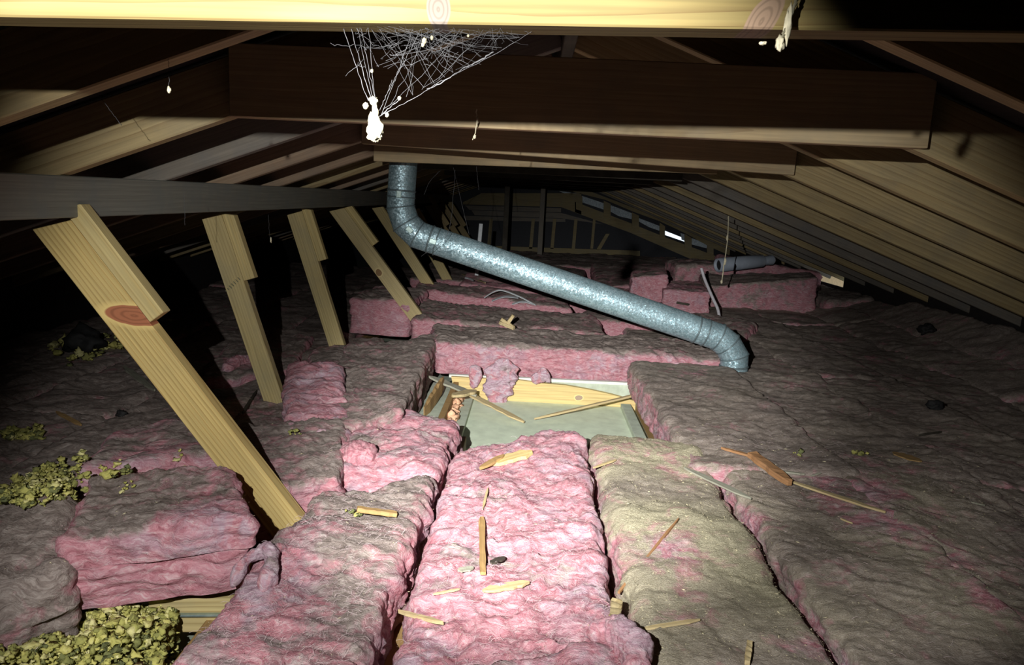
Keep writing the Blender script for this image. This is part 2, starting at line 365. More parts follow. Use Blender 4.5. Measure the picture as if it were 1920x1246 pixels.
# gable wall with a slot of daylight
wb = bpy.data.objects.new('wall_back', None)
V, Fq = [], []
h_ = [atY(a, b, YG) for a, b in ((1246, 440), (1284, 453), (1284, 447), (1246, 432))]   # the slot, counter-clockwise from lower left
o_ = [(-4, -.02), (4.3, -.02), (4.3, 2.1), (-4, 2.1)]
for i in range(4):
    j = (i+1) % 4; k = len(V)
    p = [(o_[i][0], YG, o_[i][1]), (o_[j][0], YG, o_[j][1]), (h_[j][0], YG, h_[j][2]), (h_[i][0], YG, h_[i][2])]
    V += p+[(x, y+.02, z) for x, y, z in p]
    Fq += [[k, k+1, k+2, k+3], [k+7, k+6, k+5, k+4]]+[[k+a, k+a+4, k+(a+1) % 4+4, k+(a+1) % 4] for a in range(4)]
wb = obj('wall_back', pyd('wall_back', V, Fq), M_PANEL); wb['kind'] = 'structure'
def gpart(name, quad, mat, y=YG-.03, th=.03):
    """flat framing piece on the gable, from the pixels of its four corners"""
    P = [atY(a, b, y) for a, b in quad]; n = len(P)
    V = [tuple(p) for p in P]+[(p[0], p[1]+th, p[2]) for p in P]
    F = [list(range(n)), list(range(2*n-1, n-1, -1))]+[[i, i+n, (i+1) % n+n, (i+1) % n] for i in range(n)]
    return obj(name, pyd(name, V, F), mat, wb)
gpart('top_rail', [(868, 379), (903, 362), (1052, 362), (1052, 388), (868, 383)], W_GABLE)
gpart('rail', [(860, 404), (1060, 410), (1060, 416), (860, 412)], W_RAFT3, YG-.02, .02)
gpart('weatherboard', [(872, 385), (1052, 390), (1052, 398), (880, 393)], W_RAFT3, YG-.02, .02)
gpart('weatherboard', [(884, 394), (1052, 399), (1130, 420), (1052, 409), (890, 403)], W_RAFT3, YG-.02, .02)
gpart('bottom_rail', [(930, 461), (1200, 470), (1200, 498), (930, 490)], W_GABLE, YG-.05, .05)
for x, w_ in ((918, 6), (997, 6), (1037, 6), (1077, 6), (1112, 5)):
    gpart('stud', [(x, 410), (x+w_, 410), (x+w_-5, 466), (x-5, 466)], W_GABLE, YG-.05, .045)
gpart('brace', [(1136, 438), (1143, 438), (1126, 468), (1118, 468)], W_GABLE, YG-.05, .045)
# sloping boards that follow the roof, with foil showing between the blocks
band_lo = [(1052, 388), (1185, 437), (1300, 486)]
for a, b, c, d in (((1052, 362), (1090, 362), (1090, 402), (1052, 388)),):
    gpart('sloping_board', [a, b, c, d], W_GABLE, YG-.025, .025)
gpart('sloping_board', [(1078, 378), (1182, 418), (1182, 436), (1078, 398)], W_GABLE, YG-.025, .025)
gpart('sloping_board', [(1182, 418), (1246, 444), (1380, 494), (1380, 514), (1292, 484), (1182, 436)], W_GABLE, YG-.025, .025)
gpart('sloping_board', [(1060, 356), (1100, 356), (1390, 466), (1390, 488), (1330, 462), (1283, 436), (1238, 415), (1186, 396), (1134, 374)], W_GABLE, YG-.025, .025)
for q in ([(1080, 364), (1092, 368), (1092, 396), (1080, 392)], [(1132, 376), (1145, 382), (1145, 414), (1132, 410)], [(1185, 398), (1198, 404), (1198, 432), (1185, 428)],
          [(1237, 417), (1247, 424), (1247, 450), (1237, 446)], [(1284, 438), (1297, 446), (1297, 470), (1284, 464)], [(1326, 460), (1338, 464), (1338, 480), (1326, 474)]):
    gpart('block', q, W_GABLE, YG-.045, .045)
for q in ([(1048, 358), (1082, 362), (1082, 372)], [(1091, 367), (1133, 381), (1133, 393), (1091, 379)], [(1144, 384), (1186, 400), (1186, 411), (1160, 405), (1144, 396)],
          [(1196, 408), (1238, 424), (1238, 433), (1218, 426), (1196, 414)], [(1276, 437), (1288, 440), (1288, 453), (1278, 449)], [(1297, 446), (1328, 458), (1328, 466), (1297, 458)]):
    gpart('foil', q, M_FOIL, YG-.012, .01)

# outside the eave gap: warm-coloured board added to catch the sky as the daylight patch
fb = board('gap_backing_board', (4.25, 7.4, .30), (4.25, 11.6, .30), .02, .62, M_EAVE); tag(fb, 'warm-coloured board added outside, standing in for daylight at the right eave', 'board')

# ------------------------------------------------------------------ rafters
SP, Y0 = .585, .85
raft_me = {}
def rafter(side, y, k):
    Lr = (XE+.12)/COSP
    if side not in raft_me: raft_me[side] = [box_mesh('rafter', Lr, .047, RD, .003) for _ in range(3)]
    mats = (W_RAFT, W_RAFT2, W_RAFT3)
    if side > 0: i = 0 if k in (0, 1, 2, 3, 4, 5) else (2 if k % 3 else 0)
    else: i = (0, 0, 0, 2, 1, 1, 0, 1, 2)[k % 9]
    me = raft_me[side][i]
    x0, x1 = RX+side*.022, RX+side*(XE+.12)
    n = Vector((side*TP, 0, 1)).normalized()*RD/2
    p0 = Vector((x0, y, zr(x0)))+n; p1 = Vector((x1, y, zr(x1)))+n
    return board('rafter', p0, p1, .047, RD, mats[i], up=(0, 0, 1), me=me)
ORD = ['nearest', 'second', 'third', 'fourth', 'fifth', 'sixth', 'seventh', 'eighth', 'ninth', 'tenth', 'eleventh', 'twelfth', 'thirteenth', 'fourteenth', 'fifteenth', 'sixteenth', 'seventeenth', 'eighteenth', 'nineteenth', 'twentieth']
NR = 20
for k in range(NR):
    y = Y0+SP*k
    for s, nm in ((-1, 'left'), (1, 'right')):
        o = rafter(s, y, k)
        tag(o, ('sloping timber rafter of the %s roof slope, %s one beyond the bright near tie' % (nm, 'first' if k == 1 else ORD[k-1])) if k else 'rafter of the %s roof slope that carries the bright near tie' % nm, 'rafter', 'rafters of the %s roof slope' % nm)
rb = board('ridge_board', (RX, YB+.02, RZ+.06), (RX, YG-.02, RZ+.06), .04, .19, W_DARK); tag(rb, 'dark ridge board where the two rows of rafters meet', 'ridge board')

# collar ties (bottom edge from the picture, nailed to the front of a rafter)
def tie(y, pL, pR, depth, mat, label, th=.045, extL=0, extR=0):
    a, b = atY(*pL, y), atY(*pR, y); a, b = Vector(a), Vector(b); d = (b-a).normalized()
    a -= d*extL; b += d*extR; up = Vector((0, 0, 1))
    off = Vector((0, th/2, depth/2))
    o = board('collar_tie', a+off, b+off, th, depth, mat, up=up, bev=.002); tag(o, label, 'collar tie', 'collar ties across the roof space'); return o
tie(.775, (0, 31), (1480, 55), .19, W_TIE, 'bright yellow collar tie with a purple-grey knot across the top of the picture', extL=.22, extR=.75)
tie(1.955, (430, 218), (1740, 278), .18, W_TIE2, 'wide dark brown collar tie with square cut ends, second from the camera')
tie(3.125, (678, 269), (1490, 328), .15, W_TIE2, 'brown collar tie with a lit lower edge, third from the camera')
tie(3.71, (700, 302), (1345, 326), .15, W_TIE2, 'dark collar tie just in front of the upright duct end, fourth from the camera')
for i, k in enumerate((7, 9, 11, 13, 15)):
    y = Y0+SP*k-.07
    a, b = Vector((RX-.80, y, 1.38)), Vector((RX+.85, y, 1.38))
    o = board('collar_tie', a, b, .045, .15, W_DARK, bev=.002); tag(o, 'near-black collar tie beyond the duct, %s from the camera' % ORD[4+i], 'collar tie', 'collar ties across the roof space')  # far ties take the darkest timber colour

# underpurlin on the left
XP = -1.262
pz0, pz1 = 1.032, zr(XP-.02)+.012
o = board('underpurlin', (XP-.025, -.9, (pz0+pz1)/2), (XP-.025, 11.8, (pz0+pz1)/2), .07, pz1-pz0-.012, W_PURLIN); tag(o, 'long weathered grey underpurlin beam beneath the left rafters', 'beam')

# ------------------------------------------------------------------ struts
def strut(y, tl, bl, width, cleat, mat, label, cmat=W_CLEAT, low=.22, th=.045, cz=None):
    """tl, bl: pixels of the left edge of the front face at top and bottom; cleat = (px of inner lower corner) or None"""
    a, b = Vector(atY(*tl, y)), Vector(atY(*bl, y)); d = (b-a).normalized()
    b = b+d*low*.5
    nrm = Vector((-d.z, 0, d.x))
    if nrm.x < 0: nrm = -nrm
    root = empty('strut', (b.x, y, b.z)); tag(root, label, 'strut', 'raking struts under the purlin')
    def prism(name, pts, mat, seed=0, o0=None):
        # pts in XZ plane (Vectors), extruded in y by th; local frame: x along strut, z across
        c = (a+b)/2
        loc = [((p-c).dot(d), 0, (p-c).dot(nrm)) for p in pts]; n = len(loc)
        bm = bmesh.new(); vs = [bm.verts.new((x, -th/2, z)) for x, _, z in loc]; f = bm.faces.new(vs)
        r = bmesh.ops.extrude_face_region(bm, geom=[f]); bmesh.ops.translate(bm, vec=(0, th, 0), verts=[v for v in r['geom'] if isinstance(v, bmesh.types.BMVert)])
        bmesh.ops.recalc_face_normals(bm, faces=bm.faces); bmesh.ops.bevel(bm, geom=list(bm.edges), offset=.002, segments=1, affect='EDGES')
        me = bpy.data.meshes.new(name); bm.to_mesh(me); bm.free()
        o = obj(name, me, mat, root)
        m = Matrix.Identity(4); yv = nrm.cross(d)
        for i in range(3): m[i][0], m[i][1], m[i][2] = d[i], yv[i], nrm[i]
        m.translation = c+Vector((0, th/2, 0))-root.location
        o.matrix_basis = m; return o
    tr = a+nrm*width; 
    # the top is cut level under the purlin
    k = (a.z-tr.z)/d.z if abs(d.z) > .1 else 0
    cut = tr+d*((pz0-.002-tr.z)/d.z) if tr.z > pz0 else tr
    main = prism('board', [a, b, b+nrm*width, cut], mat)
    if cleat is not None:
        q = Vector(atY(*cleat, y)); s1 = (q-a).dot(d); L0 = cleat_len.get(y, .40)
        t0 = s1-L0; e = a+nrm*(width+.001); cw = .05
        prism('cleat', [e+d*t0, e+d*s1, e+d*s1+nrm*cw, e+d*(t0+.02)+nrm*cw], cmat)
    return root
cleat_len = {2.05: .385, 3.2: .30, 4.25: .31, 5.0: .31, 7.4: .28}
strut(2.05, (60, 430), (480, 968), .106, (286, 600), W_STRUT1, 'nearest raking strut, thick bright yellow timber with a red-brown knot', low=.2)
strut(3.2, (378, 410), (494, 752), .088, (466, 524), W_STRUT, 'second strut from the camera, steep pale timber with short cleat and smudged ink stamp', low=.2)
# illegible ink stamp on the second strut
st = [o for o in COL.objects if o.type == 'EMPTY' and o.name.startswith('strut')][-1]; V, Fq = [], []
for i in range(7):
    cx_, cy_ = 424+i*4.0, 546-i*3.9; hw = 3.6 if 1 < i else 2.2
    q = [(cx_-hw*.7-.8, cy_-hw*.7), (cx_-hw*.7+.6, cy_-hw*.7-.8), (cx_+hw*.7+.6, cy_+hw*.7-.8), (cx_+hw*.7-.8, cy_+hw*.7)]; k = len(V)
    V += [atY(a, b, 3.1988)-np.array(st.location) for a, b in q]+[atY(a, b, 3.1988)+np.array([0, .001, 0])-np.array(st.location) for a, b in q]
    Fq += [[k, k+1, k+2, k+3], [k+7, k+6, k+5, k+4]]+[[k+a, k+a+4, k+(a+1) % 4+4, k+(a+1) % 4] for a in range(4)]
o = obj('ink_stamp', pyd('ink_stamp', V, Fq), plain('stamp_ink', (.16, .16, .10), .8), st); o['label'] = 'smudged dark ink stamp'
strut(4.25, (538, 403), (620, 660), .09, (600, 489), W_STRUT, 'third strut from the camera, steep pale timber leaning beside the black shadow', low=.2)
strut(5.0, (617, 396), (777, 612), .095, (702, 458), W_STRUT4, 'fourth strut from the camera, raking timber with a round dark knot', low=.2)
strut(6.1, (697, 390), (815, 570), .085, None, W_STRUT, 'fifth strut from the camera, raking timber passing behind the duct elbow', low=.2)
strut(7.4, (752, 384), (838, 541), .09, (800, 440), W_STRUT, 'sixth strut, its foot showing under the duct', low=.2)
for i, (x, y) in enumerate(((820, 8.6), (838, 9.6), (855, 10.6))):
    strut(y, (x-24, 386), (x+34, 478), .085, (x+14, 425), W_RAFT, 'dim far strut behind the duct, %s of three' % ('left', 'middle', 'right')[i], cmat=W_RAFT, low=.3)
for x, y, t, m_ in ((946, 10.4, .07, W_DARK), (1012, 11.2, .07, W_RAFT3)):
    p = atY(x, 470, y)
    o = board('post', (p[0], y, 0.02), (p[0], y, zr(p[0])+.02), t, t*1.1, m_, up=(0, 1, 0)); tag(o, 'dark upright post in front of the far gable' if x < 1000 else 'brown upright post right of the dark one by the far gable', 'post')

# ------------------------------------------------------------------ joists
for i, (x, y0, y1) in enumerate(((-1.19, .3, 11.5), (-.725, .3, 11.5), (-.262, .3, 3.18), (.252, .3, 3.18), (.70, .3, 11.5), (1.155, .3, 11.5), (1.61, .3, 11.5), (2.06, .3, 11.5))):
    o = board('ceiling_joist', (x, y0, .05), (x, y1, .05), .042, .098, W_JOIST)
    tag(o, 'brown ceiling joist under the batts, %s from the left' % ('first', 'second', 'third', 'fourth', 'fifth', 'sixth', 'seventh', 'eighth')[i], 'joist', 'ceiling joists between the batts')

# ------------------------------------------------------------------ insulation
HM_S = .01; HX0, HY0 = -4.0, .5; HNX, HNY = 810, 1200
HM = np.zeros((HNX, HNY))
def hm_add(W):
    i = ((W[:, 0]-HX0)/HM_S).astype(int); j = ((W[:, 1]-HY0)/HM_S).astype(int)
    k = (i >= 0) & (i < HNX) & (j >= 0) & (j < HNY); np.maximum.at(HM, (i[k], j[k]), W[k, 2])
def lattice(nx, ny, nz):
    """surface of a subdivided box: integer coords and quads"""
    pts, quads, idx = [], [], {}
    base = 0; P = []; Q = []
    def face(na, nb, fn, flip):
        nonlocal base
        a, b = np.meshgrid(np.arange(na+1), np.arange(nb+1), indexing='ij'); p = fn(a.ravel(), b.ravel()); P.append(p)
        i = (np.arange(na)[:, None]*(nb+1)+np.arange(nb)[None, :]).ravel()+base
        q = np.stack([i, i+nb+1, i+nb+2, i+1], 1)
        Q.append(q[:, ::-1] if flip else q); base += len(p)
    o = lambda v, k: np.full_like(v, k)
    face(nx, ny, lambda a, b: np.stack([a, b, o(a, nz)], 1), False)
    face(nx, nz, lambda a, b: np.stack([a, o(a, 0), b], 1), False)
    face(nx, nz, lambda a, b: np.stack([a, o(a, ny), b], 1), True)
    face(ny, nz, lambda a, b: np.stack([o(a, 0), a, b], 1), True)
    face(ny, nz, lambda a, b: np.stack([o(a, nx), a, b], 1), False)
    P = np.concatenate(P); Q = np.concatenate(Q)
    key = (P[:, 0]*(ny+1)+P[:, 1])*(nz+1)+P[:, 2]
    u, first, inv = np.unique(key, return_index=True, return_inverse=True)
    return P[first], inv.ravel()[Q]
def batt(label, corn, zt, th, res=.012, dust=.6, khaki=0., lilac=.5, rough=1., seed=0, dustfn=None, zfn=None, rnd=.035, side_dust=-.35, group=None, name='insulation_batt', lam=1., folds=0.):
    corn = np.asarray(corn, float); zt = np.broadcast_to(np.asarray(zt, float), (4,))
    lx = .5*(np.linalg.norm(corn[1]-corn[0])+np.linalg.norm(corn[2]-corn[3])); ly = .5*(np.linalg.norm(corn[3]-corn[0])+np.linalg.norm(corn[2]-corn[1]))
    nx, ny, nz = max(6, int(lx/res)), max(6, int(ly/res)), max(5, int(th/res))
    I, Q = lattice(nx, ny, nz)
    h = np.array([lx, ly, th])/2; q = (I/np.array([nx, ny, nz])*2-1)*h
    r = min(rnd, th*.45); inn = np.clip(q, -(h-r), h-r); inn[:, 2] = np.clip(q[:, 2], -h[2], h[2]-r)
    d = q-inn; ln = np.linalg.norm(d, axis=1)[:, None]; nn = d/np.maximum(ln, 1e-9); q = inn+nn*r*np.minimum(1, ln/r*1.0)
    u, v, t = (q[:, 0]/h[0]+1)/2, (q[:, 1]/h[1]+1)/2, (q[:, 2]/h[2]+1)/2
    wgt = np.stack([(1-u)*(1-v), u*(1-v), u*v, (1-u)*v], 1)
    xy = wgt @ corn; top = wgt @ zt; z = top-th+t*th
    if zfn is not None: z = z+t*zfn(xy[:, 0], xy[:, 1])
    W = np.stack([xy[:, 0], xy[:, 1], z], 1)
    ex = (corn[1]-corn[0])/np.linalg.norm(corn[1]-corn[0]); ey = np.array([-ex[1], ex[0]])
    nw = np.stack([nn[:, 0]*ex[0]+nn[:, 1]*ey[0], nn[:, 0]*ex[1]+nn[:, 1]*ey[1], nn[:, 2]], 1)
    sp = W+seed*3.17
    warp = np.stack([noise(sp*5), noise(sp*5+31), noise(sp*5+57)], 1)*.055+np.stack([noise(sp*15), noise(sp*15+31), noise(sp*15+57)], 1)*.018
    topness = np.clip(nw[:, 2], 0, 1)
    lamc = sp*np.array([5, 5, 62.])+warp*20
    ca, sa = math.cos(seed*1.7), math.sin(seed*1.7)
    fl_ = np.stack([sp[:, 0]*ca-sp[:, 1]*sa, sp[:, 0]*sa+sp[:, 1]*ca, sp[:, 2]], 1)+warp
    disp = .020*fbm(sp*3.0, 2)+.010*rough*noise(sp*9+warp*18)
    disp = disp+rough*.0055*ridged(fl_*np.array([7, 19, 22.]), 2)
    if res < .02: disp = disp+rough*.0022*ridged(fl_*np.array([26, 62, 70.]), 2)
    if res < .009: disp = disp+rough*.0013*noise(fl_*np.array([90, 190, 190.]))
    if folds: disp = disp+folds*topness*(.016*ridged((sp+warp*.8)*np.array([5.5, 8.5, 6.]), 1)+.007*np.abs(noise(fl_*np.array([13, 24, 20.]))))
    sl = noise(lamc)
    disp = disp+(1-topness)*lam*(.008*sl+.006*noise(sp*np.array([16, 16, 45.])))
    disp = disp*(.35+.65*np.clip(t*2.2, 0, 1))
    W = W+nw*disp[:, None]
    # tattered edges
    W[:, :2] += ((1-topness)*.012*noise(sp*14))[:, None]*nw[:, :2]
    c = corn.mean(0); org = np.array([c[0], c[1], zt.mean()-th])
    me = mesh_np('insulation_batt', W-org, Q)
    du = dust*topness+(1-topness)*side_dust+.35*noise(sp*4.5)+.15*sl*(1-topness)
    if dustfn is not None: du = du+dustfn(W[:, 0], W[:, 1], W[:, 2], topness)
    for nm, val in (('dust', du), ('khaki', np.clip(khaki*(.75+.9*noise(sp*3+5)), 0, 1)), ('lilac', np.clip(lilac*(1+1.2*noise(sp*3.3+11)), 0, 1))):
        a = me.attributes.new(nm, 'FLOAT', 'POINT'); a.data.foreach_set('value', np.asarray(np.broadcast_to(val, (len(W),)), np.float32))
    o = obj(name, me, M_BATT, None, org); tag(o, label, 'insulation batt', group)
    hm_add(W); return o
def rect(x0, x1, y0, y1, yaw=0, sk=0):
    c = np.array([(x0+x1)/2, (y0+y1)/2]); P = np.array([(x0, y0), (x1, y0), (x1+sk, y1), (x0+sk, y1)])-c
    R = np.array([[math.cos(yaw), -math.sin(yaw)], [math.sin(yaw), math.cos(yaw)]]); return P @ R.T+c
def pz(z, *pix): return np.array([atZ(a, b, z)[:2] for a, b in pix])
def bump2(x, y, cx, cy, rx, ry): return np.exp(-(((x-cx)/rx)**2+((y-cy)/ry)**2))

G_R = 'dusty batts on the right side'; G_L = 'dim batts on the left side'; G_F = 'batts beyond the hatch'
# centre strip: torn open, pink
def d_center(x, y, z, t):
    return -.25*bump2(x, y, .05, 2.1, .3, .5)-.3*bump2(x, y, .14, 2.4, .15, .3)+.5*bump2(x, y, -.10, 2.15, .10, .12)+.3*bump2(x, y, .0, 1.75, .25, .12)
batt('bright pink torn batt in the middle, running up to the hatch', np.array([(-.225, 1.0), (.225, 1.0), (.235, 2.86), (-.235, 2.62)]), (.20, .20, .25, .23), .14, .006, dust=.08, khaki=.5, lilac=.85, rough=1.2, seed=1, folds=1., dustfn=d_center, side_dust=.1,
     zfn=lambda x, y: .02*bump2(x, y, .1, 2.6, .2, .15)+.015*bump2(x, y, -.1, 2.15, .12, .1))
def d_flap(x, y, z, t): return .25*bump2(x, y, .1, 1.25, .2, .2)
batt('grey-brown torn flap lying over the near end of the bright pink batt', np.array([(-.25, 1.0), (.28, 1.0), (.27, 1.40), (-.20, 1.30)]), (.25, .26, .25, .22), .05, .006, dust=.50, lilac=.9, rough=1.2, seed=2, folds=.6, side_dust=.2,
     zfn=lambda x, y: .02*bump2(x, y, .08, 1.38, .1, .1))
batt('khaki dusty batt strewn with wood dust, right of the bright pink batt', np.array([(.275, 1.0), (.685, 1.0), (.680, 2.80), (.275, 2.92)]), (.25, .25, .25, .235), .16, .006, dust=.80, khaki=.95, lilac=1.8, rough=.62, seed=3, rnd=.05, side_dust=.45,
     dustfn=lambda x, y, z, t: -.32*bump2(x, y, .42, 1.85, .08, .14)-.35*bump2(x, y, .6, 1.45, .12, .05)-.35*bump2(x, y, .33, 2.75, .12, .12))
# left of centre
batt('large pink and grey batt at the bottom left of the bright pink batt', np.array([(-.66, 1.0), (-.285, 1.0), (-.275, 2.30), (-.58, 2.05)]), (.23, .25, .25, .27), .16, .006, dust=.56, lilac=1., rough=1.1, seed=4, folds=.6, side_dust=.05,
     dustfn=lambda x, y, z, t: -.4*bump2(x, y, -.55, 1.5, .1, .3)+.25*bump2(x, y, -.45, 1.95, .2, .25),
     zfn=lambda x, y: .03*bump2(x, y, -.45, 1.75, .15, .12))
batt('rumpled batt between the strut foot and the near edge of the hatch', np.array([(-.70, 2.28), (-.27, 2.34), (-.27, 2.98), (-.60, 3.12)]), (.26, .25, .21, .22), .15, .007, dust=.42, lilac=.8, rough=1.2, seed=5, folds=.8,
     dustfn=lambda x, y, z, t: -.5*bump2(x, y, -.52, 2.95, .12, .12)-.3*bump2(x, y, -.35, 2.6, .1, .15))
# stacked pair on the left, front face pink
batt('thin upper layer of the pink stack left of the nearest strut', np.array([(-.995, 1.515), (-.60, 1.60), (-.80, 1.95), (-1.15, 1.88)]), (.355, .395, .385, .36), .068, .006, dust=.72, lilac=.55, rough=1.1, seed=6, rnd=.022, side_dust=-.35,
     dustfn=lambda x, y, z, t: -.9*t*bump2(x, y, -.66, 1.62, .12, .07))
batt('thick lower layer of the pink stack left of the nearest strut', np.array([(-.985, 1.525), (-.61, 1.605), (-.79, 1.93), (-1.13, 1.87)]), (.290, .322, .315, .295), .105, .006, dust=.5, lilac=.5, rough=1.0, seed=7, rnd=.015, side_dust=-.5, lam=1.4)
batt('dark rolled pink batt at the lower left edge of the picture', pz(.30, (-120, 1140), (122, 1075), (135, 960), (-120, 985)), (.27, .30, .36, .34), .22, .007, dust=1., lilac=.3, rough=1.4, seed=8, side_dust=.75,  # dusty roll, dust raised further to paint in the fading beam
     dustfn=lambda x, y, z, t: -.6*bump2(x, y, -1.2, 1.5, .06, .10))
# behind the nearest strut
batt('pink batt behind the nearest strut, its front face torn', pz(.34, (150, 880), (470, 845), (395, 768), (215, 800)), (.34, .34, .34, .32), .20, .009, dust=.65, lilac=.6, rough=1.2, seed=9, side_dust=-.5)
batt('grey batt behind the strut feet, left of the rumpled batt', pz(.26, (478, 925), (640, 900), (650, 790), (440, 800)), (.26, .28, .28, .26), .16, .008, dust=.72, lilac=.6, rough=1.2, seed=10, side_dust=.2)
batt('bright magenta torn batt at the foot of the second strut', pz(.30, (532, 806), (662, 800), (640, 700), (540, 690)), (.26, .24, .33, .33), .15, .008, dust=.0, lilac=.9, rough=1.4, seed=11, folds=.8, side_dust=-.5)
batt('grey batt left of the hatch with a cut side facing it', pz(.27, (560, 815), (752, 775), (818, 640), (650, 655)), (.26, .28, .30, .30), .20, .008, dust=.78, lilac=.5, rough=1.1, seed=12, side_dust=.55, rnd=.02)
batt('grey batt around the foot of the third strut', pz(.24, (560, 715), (655, 700), (660, 650), (590, 650)), .25, .15, .011, dust=.7, lilac=.5, rough=1.3, seed=13)
batt('dim batt behind the second strut', pz(.24, (360, 720), (545, 690), (590, 625), (430, 640)), .24, .15, .012, dust=.75, lilac=.5, rough=1.2, seed=14)
# behind the hatch
def d_back(x, y, z, t): return (1-t)*(.25*bump2(x, y, .1, 4.2, .25, 1)-.25)+.1*t
batt('long pink batt lying across behind the hatch, shreds hanging from it', np.array([(-.52, 4.22), (1.16, 4.22), (1.22, 4.78), (-.62, 4.78)]), (.32, .30, .31, .32), .19, .008, dust=.78, lilac=.65, rough=1.25, seed=15, side_dust=-.22, dustfn=d_back, rnd=.05, lam=1.5)
batt('grey and rose batt beyond the long pink one, under the upper duct', np.array([(-.75, 4.86), (.55, 4.95), (.50, 5.65), (-.85, 5.6)]), (.33, .28, .30, .36), .18, .012, dust=.75, lilac=.1, rough=1.2, seed=16, side_dust=.1, group=G_F)  # dust and darker pink raised to paint this far batt dimmer
batt('pink batt with a bright cut face left of the fourth strut foot', np.array([(-1.22, 5.05), (-.80, 5.0), (-.78, 5.7), (-1.2, 5.75)]), (.42, .42, .42, .42), .24, .012, dust=.7, lilac=.3, rough=1.3, seed=17, side_dust=-.3, group=G_F)
batt('rose batt beyond the fifth strut foot', np.array([(-.9, 5.75), (.35, 5.72), (.3, 6.3), (-.9, 6.3)]), (.42, .34, .34, .42), .2, .014, dust=.62, lilac=.1, rough=1.2, seed=18, side_dust=-.1, group=G_F)  # extra dust and deeper pink stand in for weaker light here
batt('dim rose batt under the middle of the duct', np.array([(.35, 5.6), (1.5, 5.1), (1.8, 5.8), (.6, 6.3)]), (.30, .28, .30, .32), .18, .014, dust=.75, lilac=.2, rough=1.2, seed=19, side_dust=0, group=G_F)
batt('dim rose batt just past the white plastic strap', np.array([(-.6, 6.4), (1.0, 6.3), (1.0, 7.2), (-.6, 7.3)]), (.40, .34, .34, .40), .2, .018, dust=.45, lilac=.2, rough=1.2, seed=20, side_dust=-.1, group=G_F)  # dimness put into the colour: dust raised, pale lilac cut
batt('far brown batt spread in front of the gable, left half', np.array([(-1.2, 7.4), (.6, 7.3), (.7, 9.6), (-1.2, 9.8)]), (.32, .30, .30, .34), .2, .03, dust=.8, lilac=.2, rough=1.2, seed=21, group=G_F)
batt('far brown batt at the foot of the gable', np.array([(-1.2, 9.8), (2.2, 9.7), (2.3, 11.9), (-1.2, 11.9)]), (.30, .32, .36, .30), .2, .035, dust=.85, lilac=.2, rough=1.2, seed=22, group=G_F)
batt('far brown batt sloping up right of the gable posts', np.array([(.7, 7.7), (2.0, 8.0), (2.4, 9.6), (.8, 9.6)]), (.30, .36, .46, .36), .24, .03, dust=.65, lilac=.2, rough=1.3, seed=23, group=G_F)
# stacks at the back right, dust raised to paint them dimmer
batt('purplish-pink cut batt block right above the middle of the duct', np.array([(.92, 6.75), (1.22, 6.62), (1.30, 7.2), (1.0, 7.3)]), (.50, .55, .55, .50), .24, .014, dust=.6, lilac=.5, seed=24, side_dust=-.1, rnd=.015, group=G_F)
batt('rose cut batt block with a square face beside the long back stack', np.array([(1.18, 6.5), (1.58, 6.48), (1.62, 7.1), (1.2, 7.1)]), (.43, .43, .45, .45), .22, .014, dust=.5, lilac=.5, seed=25, side_dust=-.2, rnd=.012, group=G_F)
batt('long purple-brown batt stack at the back right, its cut end facing the eave', np.array([(1.62, 6.9), (2.62, 6.85), (2.75, 7.4), (1.7, 7.5)]), (.44, .57, .57, .50), .36, .014, dust=.85, lilac=.35, seed=26, side_dust=.35, rnd=.02, rough=.9, group=G_F)
batt('brown batt lump behind the rose block', np.array([(1.5, 7.7), (2.1, 7.7), (2.2, 8.4), (1.5, 8.4)]), (.56, .60, .60, .56), .35, .02, dust=.75, lilac=.3, seed=27, side_dust=.35, rough=1.3, group=G_F)
batt('brown batt heaped behind the pale grey roll', np.array([(2.1, 8.0), (3.1, 8.0), (3.1, 8.6), (2.1, 8.6)]), (.64, .52, .50, .64), .4, .02, dust=.45, lilac=.3, seed=28, side_dust=.2, rough=1.3, group=G_F)
batt('brown batt heaped against the right eave wall below the strip of daylight', np.array([(2.72, 6.8), (3.15, 6.8), (3.15, 7.5), (2.72, 7.5)]), (.38, .42, .42, .38), .2, .025, dust=.9, lilac=.2, seed=29, side_dust=.5, rough=1.2, group=G_F)
